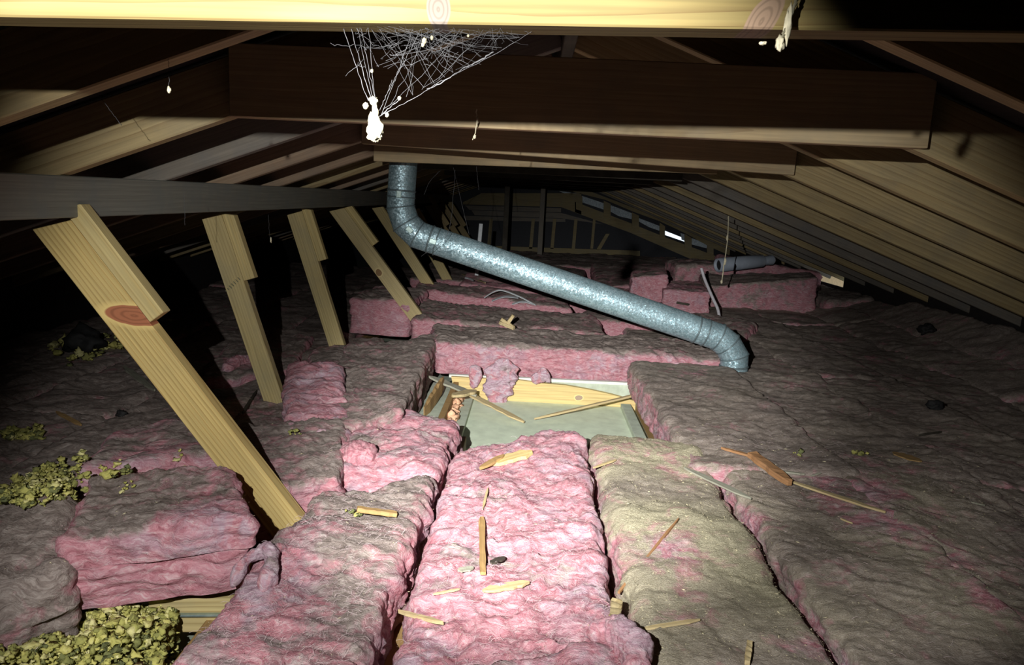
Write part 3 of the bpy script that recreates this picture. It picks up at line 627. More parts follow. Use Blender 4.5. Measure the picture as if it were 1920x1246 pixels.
# the wide dusty expanse on the right: rows along the joists
rows = [(.715, 1.16, 'first'), (1.165, 1.61, 'second'), (1.615, 2.06, 'third'), (2.065, 2.55, 'fourth'), (2.555, 2.87, 'fifth'), (2.875, 3.14, 'sixth')]
k = 0
for ri, (x0, x1, rn) in enumerate(rows):
    ys = [(.9, 2.55), (2.53, 4.15), (4.13, 6.0), (5.98, 8.2)] if ri < 3 else [(1.6, 3.9), (3.88, 6.2), (6.18, 8.4), (8.38, 10.6)]
    for yi, (y0, y1) in enumerate(ys):
        k += 1; rs = random.Random(100+k)
        if ri == 0 and yi == 0: x1b = 1.17
        z0 = .235+rs.uniform(-.012, .02)
        if ri in (0,) and yi == 1: z0 = .27
        if ri == 5: z0 -= .02
        rg = 1.0 if ri > 0 else .85
        dfn = (lambda x, y, z, t: -.35*bump2(x, y, 1.12, 2.1, .16, .8)+.0*x) if ri < 2 and yi == 0 else None
        x0b = .60 if (ri == 0 and yi == 1) else x0
        batt('dusty brown batt right of the khaki one, %s row, %s from the camera' % (rn, ('nearest', 'second', 'third', 'fourth')[yi]), rect(x0b-.0 if ri == 0 else x0-.02-rs.uniform(0, .03), x1+.02, y0-.03, y1+.03, rs.uniform(-.015, .015)), ((z0, z0+rs.uniform(-.01, .01), z0+rs.uniform(-.02, .02), z0) if ri < 4 else (z0, .33, .33, z0) if ri == 4 else (.32, .48, .48, .32) if yi < 2 else (.31, .42, .40, .31)), .15,
             (.007 if yi == 0 else .010 if yi == 1 else .016 if yi == 2 else .03) if ri < 3 else (.012, .016, .024, .035)[yi], dust=.86, khaki=.45 if yi == 0 and ri < 2 else .15, lilac=1.6, rough=rg*.95, seed=40+k, side_dust=.4, group=G_R, rnd=.03, dustfn=dfn)
# left side in the dark
lrows = [(-1.66, -1.20, 'first'), (-2.13, -1.665, 'second'), (-2.60, -2.135, 'third'), (-3.03, -2.605, 'fourth')]
for ri, (x0, x1, rn) in enumerate(lrows):
    for yi, (y0, y1) in enumerate([(1.1, 2.9), (2.88, 4.9), (4.88, 7.0), (6.98, 9.4)]):
        k += 1; rs = random.Random(100+k); z0 = .20+rs.uniform(-.02, .02)
        batt('dim brown batt beyond the struts on the left, %s row out, %s from the camera' % (rn, ('nearest', 'second', 'third', 'fourth')[yi]), rect(x0, x1, y0, y1, rs.uniform(-.02, .02)), (z0, z0, z0+rs.uniform(-.02, .02), z0), .13,
             (.009, .014, .025, .04)[yi], dust=.85, lilac=.3, rough=1.1, seed=40+k, side_dust=.4, group=G_L)
batt('low grey batt between the first struts and the dim left rows', np.array([(-1.2, 1.75), (-.9, 2.3), (-.95, 4.9), (-1.2, 4.9)]), .19, .12, .012, dust=.8, lilac=.5, rough=1.2, seed=90, side_dust=.3)

def height(x, y):
    i, j = int((x-HX0)/HM_S), int((y-HY0)/HM_S)
    if 1 <= i < HNX-1 and 1 <= j < HNY-1: return float(HM[i-1:i+2, j-1:j+2].max())
    return 0.
def hit(px, py, lift=0.):
    d = ray(px, py); t = .8/d[1]; st = .006/np.linalg.norm(d)
    for _ in range(2600):
        p = EYE+d*t
        if p[2] <= height(p[0], p[1])+lift: return p
        t += st
    return EYE+d*t

# shreds and curls of glass wool
def tuft(label, pts, wid, th, dust, seed, lilac=.9, rough=1.):
    """a torn strip of wool following pts, th flattens it front to back"""
    n, m = 70, 44
    P = smooth_path(pts, n); wd = np.interp(np.linspace(0, 1, n), np.linspace(0, 1, len(wid)), wid)*np.minimum(1, .25+6*np.minimum(np.linspace(0, 1, n), np.linspace(1, 0, n)))
    V, Q = tube_np(P, wd/2, m)
    ctr = np.repeat(P, m, 0); d = V-ctr; d[:, 1] *= th; V = ctr+d
    nr = d/(np.linalg.norm(d, axis=1)[:, None]+1e-9); sp = V+seed
    wp = np.stack([noise(sp*14), noise(sp*14+31), noise(sp*14+57)], 1)*.02
    amp = np.repeat(wd, m)[:, None]/.1
    V = V+nr*amp*rough*(.020*fbm(sp*14, 2)+.008*ridged((sp+wp)*np.array([45, 45, 28.]), 2)+.003*noise(sp*130))[:, None]
    V = np.concatenate([V, P[:1], P[-1:]]); a, b = n*m, n*m+1
    faces = [tuple(q) for q in Q]+[((k+1) % m, k, a) for k in range(m)]+[((n-1)*m+k, (n-1)*m+(k+1) % m, b) for k in range(m)]
    org = P[-1].copy(); me = pyd('wool_tuft', V-org, faces, True); vs = V+seed
    for nm, val in (('dust', dust+.4*noise(vs*11)), ('khaki', 0*V[:, 0]), ('lilac', lilac+0*V[:, 0])):
        at_ = me.attributes.new(nm, 'FLOAT', 'POINT'); at_.data.foreach_set('value', val.astype(np.float32))
    o = obj('wool_tuft', me, M_BATT, None, org); tag(o, label, 'wool tuft', 'torn tufts of glass wool'); return o
def pY(y, *px): return [atY(a, b, y) for a, b in px]
tuft('lilac shred of wool hanging down over the hatch frame, the wider one', pY(4.055, (948, 672), (940, 705), (934, 735), (930, 768)), (.11, .15, .13, .06), .3, .15, 201, lilac=2.)
tuft('short lilac shred of wool hanging at the left of the hatch frame', pY(4.055, (893, 684), (890, 705), (887, 728)), (.06, .06, .025), .4, .15, 202, lilac=2.)
tuft('small pink shred drooping on the white edge right of the others', pY(4.055, (1030, 700), (1010, 708), (998, 716)), (.08, .06, .03), .4, .1, 203, lilac=2.)
h = hit(470, 1080); tuft('curled pink loop of wool on the large batt at the bottom left', [h+np.array(v) for v in ((-.03, -.03, -.01), (-.025, .03, .02), (.005, .06, .032), (.035, .035, .025), (.045, -.02, .0), (.04, -.05, -.015))], (.030, .026, .038, .030, .034, .020), .9, .1, 204, lilac=2., rough=1.5)
h = hit(522, 1048); tuft('thin wool curl standing next to the pink loop', [h+np.array(v) for v in ((-.012, -.04, -.01), (-.014, -.01, .012), (-.006, .02, .018), (.008, .04, .004))], (.012, .018, .018, .010), .9, .2, 205, lilac=2., rough=.9)
h = hit(672, 858); tuft('salmon-pink wool ball between the struts and the hatch', [h+np.array(v) for v in ((-.07, .02, -.02), (.0, .02, -.01), (.055, .02, -.02))], (.07, .11, .06), 1.2, -.2, 207, lilac=.2)
h = hit(520, 690); tuft('magenta wool scrap beside the second strut', [h+np.array(v) for v in ((-.22, -.12, .0), (-.20, .0, .02), (-.14, .10, .01))], (.05, .07, .04), .8, -.2, 208)
h = hit(1155, 1200); tuft('lilac frayed end of the flap touching the khaki batt', [h+np.array(v) for v in ((-.06, .03, -.01), (.0, .0, .015), (.03, -.06, .015), (.02, -.13, .0))], (.03, .06, .06, .04), .7, .1, 210)
h = hit(1230, 905); 

# yellow loose wool
def clumps(label, poly, n, size, zadd, seed, group='yellow loose wool', base=None):
    rs = np.random.RandomState(seed); bm = bmesh.new(); bmesh.ops.create_icosphere(bm, subdivisions=2, radius=1.); 
    bv = np.array([v.co[:] for v in bm.verts]); bf = np.array([[v.index for v in f.verts] for f in bm.faces]); bm.free()
    poly = np.asarray(poly, float); mn, mx = poly.min(0), poly.max(0); Vs, Fs, T, c = [], [], [], 0
    def inside(p):
        r = False
        for i in range(len(poly)):
            a, b = poly[i], poly[i-1]
            if (a[1] > p[1]) != (b[1] > p[1]) and p[0] < (b[0]-a[0])*(p[1]-a[1])/(b[1]-a[1])+a[0]: r = not r
        return r
    cnt = 0; HB = HM.copy()
    while cnt < n:
        p = mn+(mx-mn)*rs.rand(2)
        if not inside(p): continue
        i, j = int((p[0]-HX0)/HM_S), int((p[1]-HY0)/HM_S)
        z = max(HB[i, j], .03) if base is None else base
        s = size*(.35+rs.rand()**2*1.1); v = bv*np.array([s, s, s*.7])*(.55+.8*rs.rand(3))
        v = v+bv*(s*.85*noise(bv*1.7+cnt*7.7))[:, None]+bv*(s*.60*noise(bv*4.3+cnt*3.3))[:, None]
        zz = z+zadd(p[0], p[1])*rs.rand()**.6
        Vs.append(v+np.array([p[0], p[1], zz])); Fs.append(bf+c); c += len(v); T.append(np.full(len(v), np.clip(.55+.28*rs.randn()+.5*noise(np.array([[p[0]*6, p[1]*6, 0.]]))[0], 0, 1))); cnt += 1
    V = np.concatenate(Vs); org = np.array([poly[:, 0].mean(), poly[:, 1].mean(), .1])
    me = mesh_np('loose_wool', V-org, np.concatenate(Fs)); a = me.attributes.new('tone', 'FLOAT', 'POINT'); a.data.foreach_set('value', np.concatenate(T).astype(np.float32))
    o = obj('loose_wool', me, M_ROCK, None, org); tag(o, label, 'loose wool', group, 'stuff'); hm_add(V); return o
hp = lambda *pp: np.array([hit(a, b)[:2] for a, b in pp])
mound = lambda x, y: .15*np.clip(1.0+.5*noise(np.array([[x*9, y*9, .3]]))[0]-2.*max(0, x+.80), .2, 1.3)
clumps('heap of bright yellow loose wool at the bottom left of the picture', pz(.14, (-60, 1360), (20, 1200), (105, 1120), (200, 1118), (290, 1125), (335, 1150), (310, 1210), (270, 1360)), 6500, .0085, mound, 5, base=.02)
clumps('olive yellow loose wool beside the dark roll on the left', hp((-20, 935), (30, 912), (85, 888), (120, 872), (165, 875), (165, 900), (110, 945), (60, 962), (-10, 955)), 1300, .0085, lambda x, y: .035, 6)
clumps('small crumbs of yellow wool on the batt near the nearest strut', hp((185, 878), (230, 862), (245, 885), (200, 895)), 70, .009, lambda x, y: .02, 7)
clumps('dim yellow wool far left under the purlin', pz(.22, (90, 650), (215, 625), (330, 600), (240, 660), (120, 690)), 260, .022, lambda x, y: .03, 8)
clumps('dim yellow wool crumbs at the left edge beyond the pink batt', pz(.22, (0, 800), (80, 792), (75, 812), (5, 818)), 60, .016, lambda x, y: .02, 9)
for i, (x, y, s, l) in enumerate(((340, 858, .012, 'pale yellow wool flake on the grey part behind the nearest strut'), (555, 812, .010, 'pale yellow wool flake right of the strut shadow'), (660, 958, .011, 'pale yellow wool flake at the end of a small wooden stick'), (240, 915, .010, 'pale yellow wool flake on top of the pink stack'), (1497, 852, .008, 'yellow crumb on the right batts'), (1615, 850, .010, 'yellow curl of wool far out on the right batts'))):
    p = hit(x, y); clumps(l, [(p[0]-s*2, p[1]-s*2), (p[0]+s*2, p[1]-s*2), (p[0]+s*2, p[1]+s*2), (p[0]-s*2, p[1]+s*2)], 7, s, lambda x, y: .008, 30+i)

# ------------------------------------------------------------------ hatch
YH = 4.12
hz = .02
xl, xr = -.36, .64; yn = 3.25
root = empty('ceiling_hatch', ((xl+xr)/2, (yn+YH)/2, 0)); tag(root, 'ceiling hatch with a grey-green lid in a frame of yellow boards', 'hatch')
def hpart(name, me, mat): o = obj(name, me, mat, root); o.location = -Vector(root.location); return o
def hbox(name, x0, x1, y0, y1, z0, z1, mat, bev=.002):
    me = box_mesh(name, x1-x0, y1-y0, z1-z0, bev); o = obj(name, me, mat, root); o.location = Vector(((x0+x1)/2, (y0+y1)/2, (z0+z1)/2))-root.location; return o
hbox('lid', xl+.02, xr-.02, yn, YH-.03, .002, .022, M_LID)
hbox('lid_batten', xl+.03, xl+.085, yn, YH-.06, .022, .05, M_LIDEDGE)
hbox('lid_batten', xr-.09, xr-.035, yn, YH-.06, .022, .05, M_LIDEDGE)
def xzpoly(name, pix, y, th, mat, split=False):
    P = [atY(a, b, y) for a, b in pix]; c = np.mean(P, 0); n = len(P)
    V = [tuple(p-c) for p in P]+[tuple(p-c+np.array([0, th, 0])) for p in P]
    F = [list(range(n)), list(range(2*n-1, n-1, -1))]+[[i, i+n, (i+1) % n+n, (i+1) % n] for i in range(n)]
    bm = bmesh.new(); vs = [bm.verts.new(v) for v in V]
    for f in F: bm.faces.new([vs[i] for i in f])
    bmesh.ops.recalc_face_normals(bm, faces=bm.faces); me = bpy.data.meshes.new(name); bm.to_mesh(me); bm.free()
    o = obj(name, me, mat, root); o.location = Vector(c)-root.location; return o
xzpoly('frame_board', [(846, 706), (900, 709), (965, 711), (1015, 718), (1060, 722), (1110, 731), (1150, 740), (1192, 752), (1190, 782), (1100, 775), (980, 764), (858, 762)], YH-.03, .03, W_HATCH)
xzpoly('backing_board', [(1010, 713), (1212, 722), (1222, 790), (1010, 770)], YH+.005, .02, M_LIDEDGE)
xzpoly('paper_edge', [(842, 702), (1000, 709), (1214, 719), (1214, 724), (1000, 714), (842, 707)], YH-.005, .03, M_PAPER)
hbox('side_board', xl-.035, xl-.005, yn, YH-.03, .0, .115, W_JOIST)
hbox('side_board', xr+.0, xr+.03, yn, YH-.03, .0, .115, W_JOIST)
hbox('ledge', xl-.16, xl-.04, yn-.05, YH+.05, .0, .085, M_LIDEDGE)
# crumbly chipboard strip along the left of the lid
rs = np.random.RandomState(3); parts = []
for i in range(90):
    c = np.array([xl+.005+.02*rs.rand(), yn+(YH-.08-yn)*rs.rand(), .03+.05*rs.rand()]); t = rs.rand(3)*6
    v = np.array([[sx, sy, sz] for sx in (-1, 1) for sy in (-1, 1) for sz in (-1, 1)], float)*np.array([.010, .018, .008])*(.5+rs.rand())
    Rm = np.array(Matrix.Rotation(t[0], 3, 'X') @ Matrix.Rotation(t[1]*.2, 3, 'Z')); parts.append((v @ Rm.T+c, np.array([(0, 1, 3, 2), (4, 6, 7, 5), (0, 4, 5, 1), (2, 3, 7, 6), (0, 2, 6, 4), (1, 5, 7, 3)])))
V, Q = join_np(parts); M_CRUMB = plain('chipboard_crumbs', (.80, .47, .30), .9, nscale=60)
cr = hpart('chipboard_edge', mesh_np('chipboard_edge', V, Q, False), M_CRUMB); cr['kind'] = 'stuff'

# ------------------------------------------------------------------ duct
YD, RD_ = 4.18, .0765
cl = [(759, 262), (751, 388), (761, 419), (783, 440), (1346, 631), (1364, 645), (1377, 668), (1374, 712)]
C = [Vector(atY(a, b, YD)) for a, b in cl]
duct = empty('metal_duct', (C[-1].x, YD, C[-1].z)); tag(duct, 'galvanised round metal duct rising from the batts to the roof with segmented elbows', 'duct')
def seg(a, b, na, nb, rad, n=40):
    d = (b-a).normalized(); y = Vector((0, 1, 0)); x = y.cross(d).normalized(); Vv = []
    for (p, pn) in ((a, na), (b, nb)):
        for k in range(n):
            an = 2*math.pi*k/n; o = p+(x*math.cos(an)+y*math.sin(an))*rad
            t = (p-o).dot(pn)/d.dot(pn); Vv.append(o+d*t)
    return Vv, [(k, (k+1) % n, n+(k+1) % n, n+k) for k in range(n)]
DP = []
def dpart(name, Vv, Fv, mat=M_GALV, parent=None):
    o = obj(name, pyd(name, [v-duct.location for v in Vv], Fv, True), mat, parent or duct); return o
ns = []
for i in range(len(C)):
    if i == 0: ns.append((C[1]-C[0]).normalized())
    elif i == len(C)-1: ns.append((C[i]-C[i-1]).normalized())
    else: ns.append(((C[i]-C[i-1]).normalized()+(C[i+1]-C[i]).normalized()).normalized())
for i in range(len(C)-1):
    nm = 'pipe' if i in (0, 3) else 'elbow_gore'
    Vv, Fv = seg(C[i], C[i+1], ns[i], ns[i+1], RD_*(1.0 if nm == 'pipe' else 1.012)); DP.append(dpart(nm, Vv, Fv))
def ring(p, d, rad, h, part, name='seam_bead', n=40):
    d = d.normalized(); y = Vector((0, 1, 0)) - d*d.y; y.normalize(); x = y.cross(d)
    Vv, Fv = [], []; prof = [(-h, -.001), (-h*.45, .0045), (h*.45, .0045), (h, -.001)]
    for (t, r) in prof:
        for k in range(n):
            an = 2*math.pi*k/n; Vv.append(p+d*t+(x*math.cos(an)+y*math.sin(an))*(rad+r))
    for j in range(3):
        for k in range(n): Fv.append((j*n+k, j*n+(k+1) % n, (j+1)*n+(k+1) % n, (j+1)*n+k))
    return dpart(name, Vv, Fv, M_SEAM, parent=DP[part])
dl = (C[4]-C[3]); L4 = dl.length; dn = dl.normalized()
ring(C[3]+dn*.075, dn, RD_, .006, 3); ring(C[3]+dn*.115, dn, RD_+.0005, .004, 3)
ring(C[4]-dn*.13, dn, RD_, .006, 3); ring(C[4]-dn*.075, dn, RD_+.0005, .005, 3)
d0 = C[1]-C[0]; ring(C[1]-d0.normalized()*.09, d0, RD_, .006, 0); ring(C[1]-d0.normalized()*.055, d0, RD_, .004, 0)
for i in (1, 2, 3, 4, 5, 6): ring(C[i], ns[i], RD_*1.03, .004, i)
dE = (C[7]-C[6]); ring(C[6]+dE.normalized()*.055, dE, RD_*1.02, .007, 6)
def tape(p, d):
    d = d.normalized(); o = board('joint_clip', p+Vector((0, -RD_-.003, 0))-d*.02, p+Vector((0, -RD_-.003, 0))+d*.02, .028, .004, M_STEEL, up=(0, 1, 0))
    o.parent = duct; o.matrix_basis = Matrix.Translation(-duct.location) @ o.matrix_basis
tape(C[3]+dn*.10, dn); tape(C[1]-d0.normalized()*.07, d0); tape((C[2]+C[3])/2, C[3]-C[2])

# ------------------------------------------------------------------ splinters and offcuts
def stick(label, a, b, wid, th, mat, seed=0, lift=.004, name='wood_splinter', bend=.0, ends=(0.2, 0.2), cat='wood splinter', pts=None, onbatt=True):
    """flat ragged splinter from a to b (world points)"""
    rs = random.Random(seed); a, b = Vector(a), Vector(b); d = b-a; Lh = d.length; d.normalize()
    s = d.cross(Vector((0, 0, 1))).normalized(); u = s.cross(d); n = 10; V, Fv = [], []
    for i in range(n+1):
        t = i/n; wv = wid*(min(1, ends[0]+t*4))*(min(1, ends[1]+(1-t)*4))*(1+rs.uniform(-.14, .14)); c = a+d*(Lh*t)+u*(bend*math.sin(math.pi*t)+lift+th/2)+s*rs.uniform(-.04, .04)*wid
        for (x, z) in ((-.5, -.5), (.5, -.5), (.5, .5+rs.uniform(-.1, .1)), (-.5, .5+rs.uniform(-.1, .1))): V.append(c+s*x*wv+u*z*th)
    for i in range(n):
        for k in range(4): Fv.append((i*4+k, i*4+(k+1) % 4, (i+1)*4+(k+1) % 4, (i+1)*4+k))
    Fv += [(3, 2, 1, 0), (n*4, n*4+1, n*4+2, n*4+3)]
    m = frame_mat(a, b, (0, 0, 1)); mi = m.inverted(); me = pyd(name, [mi @ v for v in V], Fv)
    bm = bmesh.new(); bm.from_mesh(me); bmesh.ops.recalc_face_normals(bm, faces=bm.faces); bm.to_mesh(me); bm.free()
    o = obj(name, me, mat); o.matrix_world = m; tag(o, label, cat, 'wood splinters on the batts' if onbatt else None); return o
def hs(label, p, q, wid, th, mat=W_CHIP, seed=0, **kw): return stick(label, hit(*p), hit(*q), wid, th, mat, seed, **kw)
# in the hatch
stick('broad pale lath over the left end of the hatch frame', atZ(803, 708, .17), atZ(893, 744, .10), .06, .010, W_CHIPG, 1, name='wood_splinter', onbatt=False)
stick('long pale splinter slanting down onto the hatch lid', atZ(868, 736, .105), atZ(982, 794, .03), .042, .008, W_CHIP, 2, lift=.006, onbatt=False)
stick('short yellow offcut bridging the hatch frame corner', atZ(848, 746, .115), atZ(892, 736, .115), .06, .014, W_CHIP, 3, onbatt=False)
stick('slanting splinter resting on the right batten of the hatch lid', atZ(1002, 788, .03), atZ(1196, 742, .12), .018, .010, W_CHIP, 4, ends=(.1, .9), onbatt=False)
stick('split brown plank on edge at the left of the hatch', atZ(795, 790, .06), atZ(832, 728, .12), .02, .07, W_JOIST, 5, onbatt=False)
hs('thick orange splinter lying across the far end of the pink batt', (915, 872), (998, 850), .06, .012, W_HATCH, 6, lift=.0)
hs('small brown splinter next to the orange one', (900, 880), (945, 856), .022, .01, W_JOIST, 7, lift=.0)
hs('upright brown stick down the middle of the pink batt', (905, 1080), (903, 975), .016, .008, W_JOIST, 8, ends=(.9, .6))
hs('thin end of twig above the brown stick on the pink batt', (905, 958), (915, 918), .007, .005, W_CHIP, 9)
hs('pale broad splinter lying low on the pink batt', (905, 1112), (992, 1096), .026, .006, W_CHIP, 10)
hs('thin curved splinter left of the pale broad one', (812, 1118), (862, 1108), .006, .004, W_CHIP, 11)
hs('small grey bark flake left of the brown stick', (858, 1073), (888, 1068), .02, .004, W_CHIPG, 12)
hs('dark grey flake right of the brown stick', (920, 1060), (945, 1048), .02, .004, W_DARK, 13)
hs('thin brown twig across the joist gap at the bottom', (748, 1152), (832, 1174), .010, .008, W_CHIP, 14)
hs('brown stick on the grey-pink batt with a yellow flake at its end', (668, 960), (742, 970), .016, .012, W_JOIST, 15, ends=(.9, .9))
hs('long thin brown twig across the khaki batt', (1160, 1115), (1272, 976), .007, .006, W_CHIPR, 16, ends=(.8, .3))
hs('pale green-grey splinter on the right edge of the khaki batt', (1283, 880), (1408, 938), .024, .006, W_CHIPG, 17)
hs('straw coloured splinter low on the khaki batt', (1202, 1184), (1312, 1166), .010, .005, W_CHIP, 18)
hs('curved twig at the far left edge of the khaki batt', (1112, 880), (1155, 865), .008, .006, W_CHIP, 19)
hs('wood chip jammed between the pink flap and the khaki batt', (1150, 1185), (1156, 1140), .026, .02, W_CHIP, 20, ends=(.8, .8))
hs('upright splinter stub at the bottom edge of the khaki batt', (1400, 1250), (1405, 1212), .012, .01, W_CHIP, 21, ends=(.9, .9))
hs('rust-red split plank on the right batts', (1408, 858), (1480, 912), .035, .02, W_CHIPR, 22, ends=(.9, .5))
hs('thin brown lath joined to the rust-red plank', (1352, 843), (1415, 860), .016, .008, W_CHIPR, 23)
hs('long dull olive splinter running right from the rust-red plank', (1480, 905), (1660, 964), .020, .006, W_CHIP, 24)
hs('white splinter right of the rust-red plank', (1458, 886), (1508, 892), .012, .006, W_CHIPG, 25)
hs('short white splinter further right of the rust-red plank', (1520, 895), (1540, 889), .007, .004, W_CHIPG, 26)
hs('brown leaf-like wood flake on the right batts', (1675, 850), (1726, 868), .05, .004, W_JOIST, 27)
hs('dark thin twig far out on the right batts', (1722, 818), (1765, 812), .008, .006, W_DARK, 28)
hs('pale straw on the right batts below the olive splinter', (1575, 975), (1598, 984), .006, .004, W_CHIP, 29)
hs('pale straw at the right of the picture', (1820, 944), (1846, 950), .006, .004, W_CHIPG, 30)
hs('short brown splinter by the purple batt behind the nearest strut', (105, 775), (152, 800), .018, .008, W_JOIST, 31)
hs('dim splinter on the dark left batts', (232, 690), (290, 735), .03, .01, W_CHIPG, 32)
hs('dark twig standing by the second strut foot', (455, 778), (482, 735), .012, .01, W_DARK, 33)
hs('straw lying in front of the rose batt', (1080, 555), (1130, 566), .02, .01, W_CHIP, 34)
hs('pale straw left of the far strut foot', (866, 515), (910, 532), .03, .01, W_CHIP, 35)
hs('long dark stick lying behind the lower duct', (1268, 570), (1345, 582), .03, .02, W_DARK, 36)
for i, (p, q) in enumerate((((1290, 430), (1300, 440)),)): pass
# splintered chunk standing behind the hatch
ch = empty('splintered_chunk', tuple(hit(955, 616))); tag(ch, 'forked yellow splintered wood chunk on the batt behind the hatch', 'wood chunk')
yc = ch.location.y
for nm, p, q, wd in (('prong', (950, 614), (965, 592), .035), ('prong', (962, 616), (938, 600), .03), ('prong', (935, 606), (964, 618), .045)):
    o = stick(None, atY(*p, yc), atY(*q, yc), wd, .02, W_CHIP, hash(p) % 50, name=nm, ends=(.6, .5), lift=0, cat=None, onbatt=False)
    mwx = o.matrix_world.copy(); o.parent = ch; o.matrix_basis = Matrix.Translation(-ch.location) @ mwx

# wood dust and chips: uncountable
rs = np.random.RandomState(21); parts = []
tet = np.array([[-1, 0, 0], [1, 0, 0], [0, .5, .0], [0, 0, .35]], float); tf = np.array([(0, 1, 2), (0, 3, 1), (1, 3, 2), (2, 3, 0)])
for i in range(26000):
    r = rs.rand()
    if r < .45: x, y = rs.uniform(.28, .68), rs.uniform(1.05, 2.85)
    elif r < .7: x, y = rs.uniform(.7, 1.7), rs.uniform(1.1, 3.1)
    elif r < .85: x, y = rs.uniform(-1.1, .28), rs.uniform(1.1, 3.0)
    else: x, y = rs.uniform(.7, 2.2), rs.uniform(1.5, 3.1)
    if -.4 < x < .68 and 3.0 < y < 4.2: continue
    s = .0008+.0024*rs.rand()**4*(1 if rs.rand() < .92 else 2.6); a = rs.rand()*6.28
    R2 = np.array([[math.cos(a), -math.sin(a), 0], [math.sin(a), math.cos(a), 0], [0, 0, 1]])
    i_, j_ = int((x-HX0)/HM_S), int((y-HY0)/HM_S)
    parts.append(((tet*np.array([1.6, 1, 1])*s) @ R2.T+np.array([x, y, HM[i_, j_]-.001]), tf))
V, Q = join_np(parts); o = obj('wood_dust', mesh_np('wood_dust', V-np.array([.5, 2, .25]), Q, False), plain('wood_dust', (.60, .54, .36), .9, var=.2, bmp=0), None, (.5, 2, .25)); tag(o, 'pale wood dust and tiny chips sprinkled over the batts', 'wood dust', kind='stuff')

# stray glass fibres standing off the nearer batts
rs = np.random.RandomState(44); parts = []
for i in range(9000):
    r = rs.rand()
    if r < .42: x, y = rs.uniform(-.22, .23), rs.uniform(1.1, 2.8)
    elif r < .72: x, y = rs.uniform(-.66, -.28), rs.uniform(1.1, 3.05)
    elif r < .84: x, y = rs.uniform(-.60, -.30), rs.uniform(1.2, 1.9)
    else: x, y = rs.uniform(.7, 1.5), rs.uniform(1.1, 3.0)
    z = HM[int((x-HX0)/HM_S), int((y-HY0)/HM_S)]
    i_, j_ = int((x-HX0)/HM_S), int((y-HY0)/HM_S); nb = HM[i_-2:i_+3, j_-2:j_+3]
    if z < .16 or nb.max()-nb.min() > .03: continue
    a, ln, k = rs.rand()*6.283, rs.uniform(.008, .035), rs.uniform(-1.6, 1.6); t = np.linspace(0, 1, 5)
    P = np.stack([x+ln*np.cumsum(np.cos(a+k*t))/5, y+ln*np.cumsum(np.sin(a+k*t))/5, z-.003+ln*rs.uniform(.0, .45)*t*(1.2-t)*2], 1)
    parts.append(tube_np(P, rs.uniform(.00013, .00034), 3))
V, Q = join_np(parts); o = obj('wool_fibres', mesh_np('wool_fibres', V-np.array([0, 2, .25]), Q), plain('glass_fibre', (.74, .60, .62), .9, var=.2, bmp=0), None, (0, 2, .25)); tag(o, 'fine stray glass wool fibres standing off the pink batts', 'wool fibres', kind='stuff')

# timber nog with a steel strap below the pink stack
p = atZ(352, 1122, .16); ng = empty('nog', (p[0], p[1], .1)); tag(ng, 'yellow timber nog with a thin steel strap under the pink stack', 'timber')
o = obj('timber', box_mesh('timber', .20, .045, .09, .003), W_STRUT, ng); o.location = (0, .03, .01); o.rotation_euler = (0, 0, .12)
o = obj('strap', box_mesh('strap', .19, .012, .006, .001), M_STEEL, ng); o.location = (0, -.004, .02); o.rotation_euler = (0, 0, .12)

# ------------------------------------------------------------------ cobwebs
rs = np.random.RandomState(8)
YW = .80
web = empty('cobweb', tuple(atY(702, 255, YW))); tag(web, 'dusty cobweb hanging from the bright collar tie with a crumbly lump at its tip', 'cobweb')
def strand(p, q, r0, sag=6, wob=2, n=10, y=YW):
    p, q = np.array(p, float), np.array(q, float); out = []
    dy = rs.uniform(-.02, .02)
    for i in range(n+1):
        t = i/n; m = p*(1-t)+q*t; m = m+np.array([rs.uniform(-wob, wob), sag*4*t*(1-t)+rs.uniform(-wob, wob)])
        out.append(atY(m[0], m[1], y+dy*math.sin(3.14*t)))
    return tube_np(np.array(out), r0*np.array([.7+.6*rs.rand() for _ in range(n+1)]), 4)
apex = (712, 205)
main = [((640, 38), (690, 190), .00055), ((655, 40), (700, 200), .0006), ((675, 42), (702, 180), .00035), ((668, 42), (700, 186), .0003), ((690, 42), (704, 190), .0003), ((735, 150), (708, 215), .0003), ((775, 52), (716, 215), .0003), ((792, 48), (728, 170), .0003), ((830, 150), (716, 215), .00045), ((1010, 52), (830, 152), .0004), ((925, 97), (868, 128), .0013), ((868, 128), (800, 168), .0008)]
P_ = [strand(a, b, r*.6, 3, 1.2, 14) for a, b, r in main]
P_ += [strand((750, 185), (712, 218), .0004, 0, 1)]
for i in range(70):
    a = (rs.uniform(650, 960), 40); t = rs.rand()
    e = np.array((1000, 55))*(1-t)+np.array((720, 205))*t
    b = (e[0], e[1]) if rs.rand() < .5 else (rs.uniform(680, 900), rs.uniform(60, 130))
    P_.append(strand(a, b, rs.uniform(.00006, .00014), rs.uniform(-8, 14), 2.5, 9))
for i in range(60):
    c = np.array((rs.uniform(660, 960), rs.uniform(48, 120)))
    if c[1] > 205-(c[0]-712)*.52: c[1] = 60
    P_.append(strand(c, c+rs.uniform(-1, 1, 2)*np.array((50, 30)), rs.uniform(.00006, .00018), 4, 3, 6))
V, Q = join_np(P_); o = obj('strands', mesh_np('strands', V-np.array(web.location), Q), M_WEB, web); o['kind'] = 'stuff'
def blob(name, c, r, seed, mat, parent, sq=(1, 1, 1), amp=.5):
    bm = bmesh.new(); bmesh.ops.create_icosphere(bm, subdivisions=3, radius=1.); v = np.array([x.co[:] for x in bm.verts]); f = [[q.index for q in x.verts] for x in bm.faces]; bm.free()
    v = v*(1+amp*fbm(v*1.6+seed*3.1, 3))[:, None]*np.array(sq)*r
    o = obj(name, pyd(name, v, f, True), mat, parent); c = Vector(c); o.location = c-(parent.location if parent else Vector((0, 0, 0))); return o
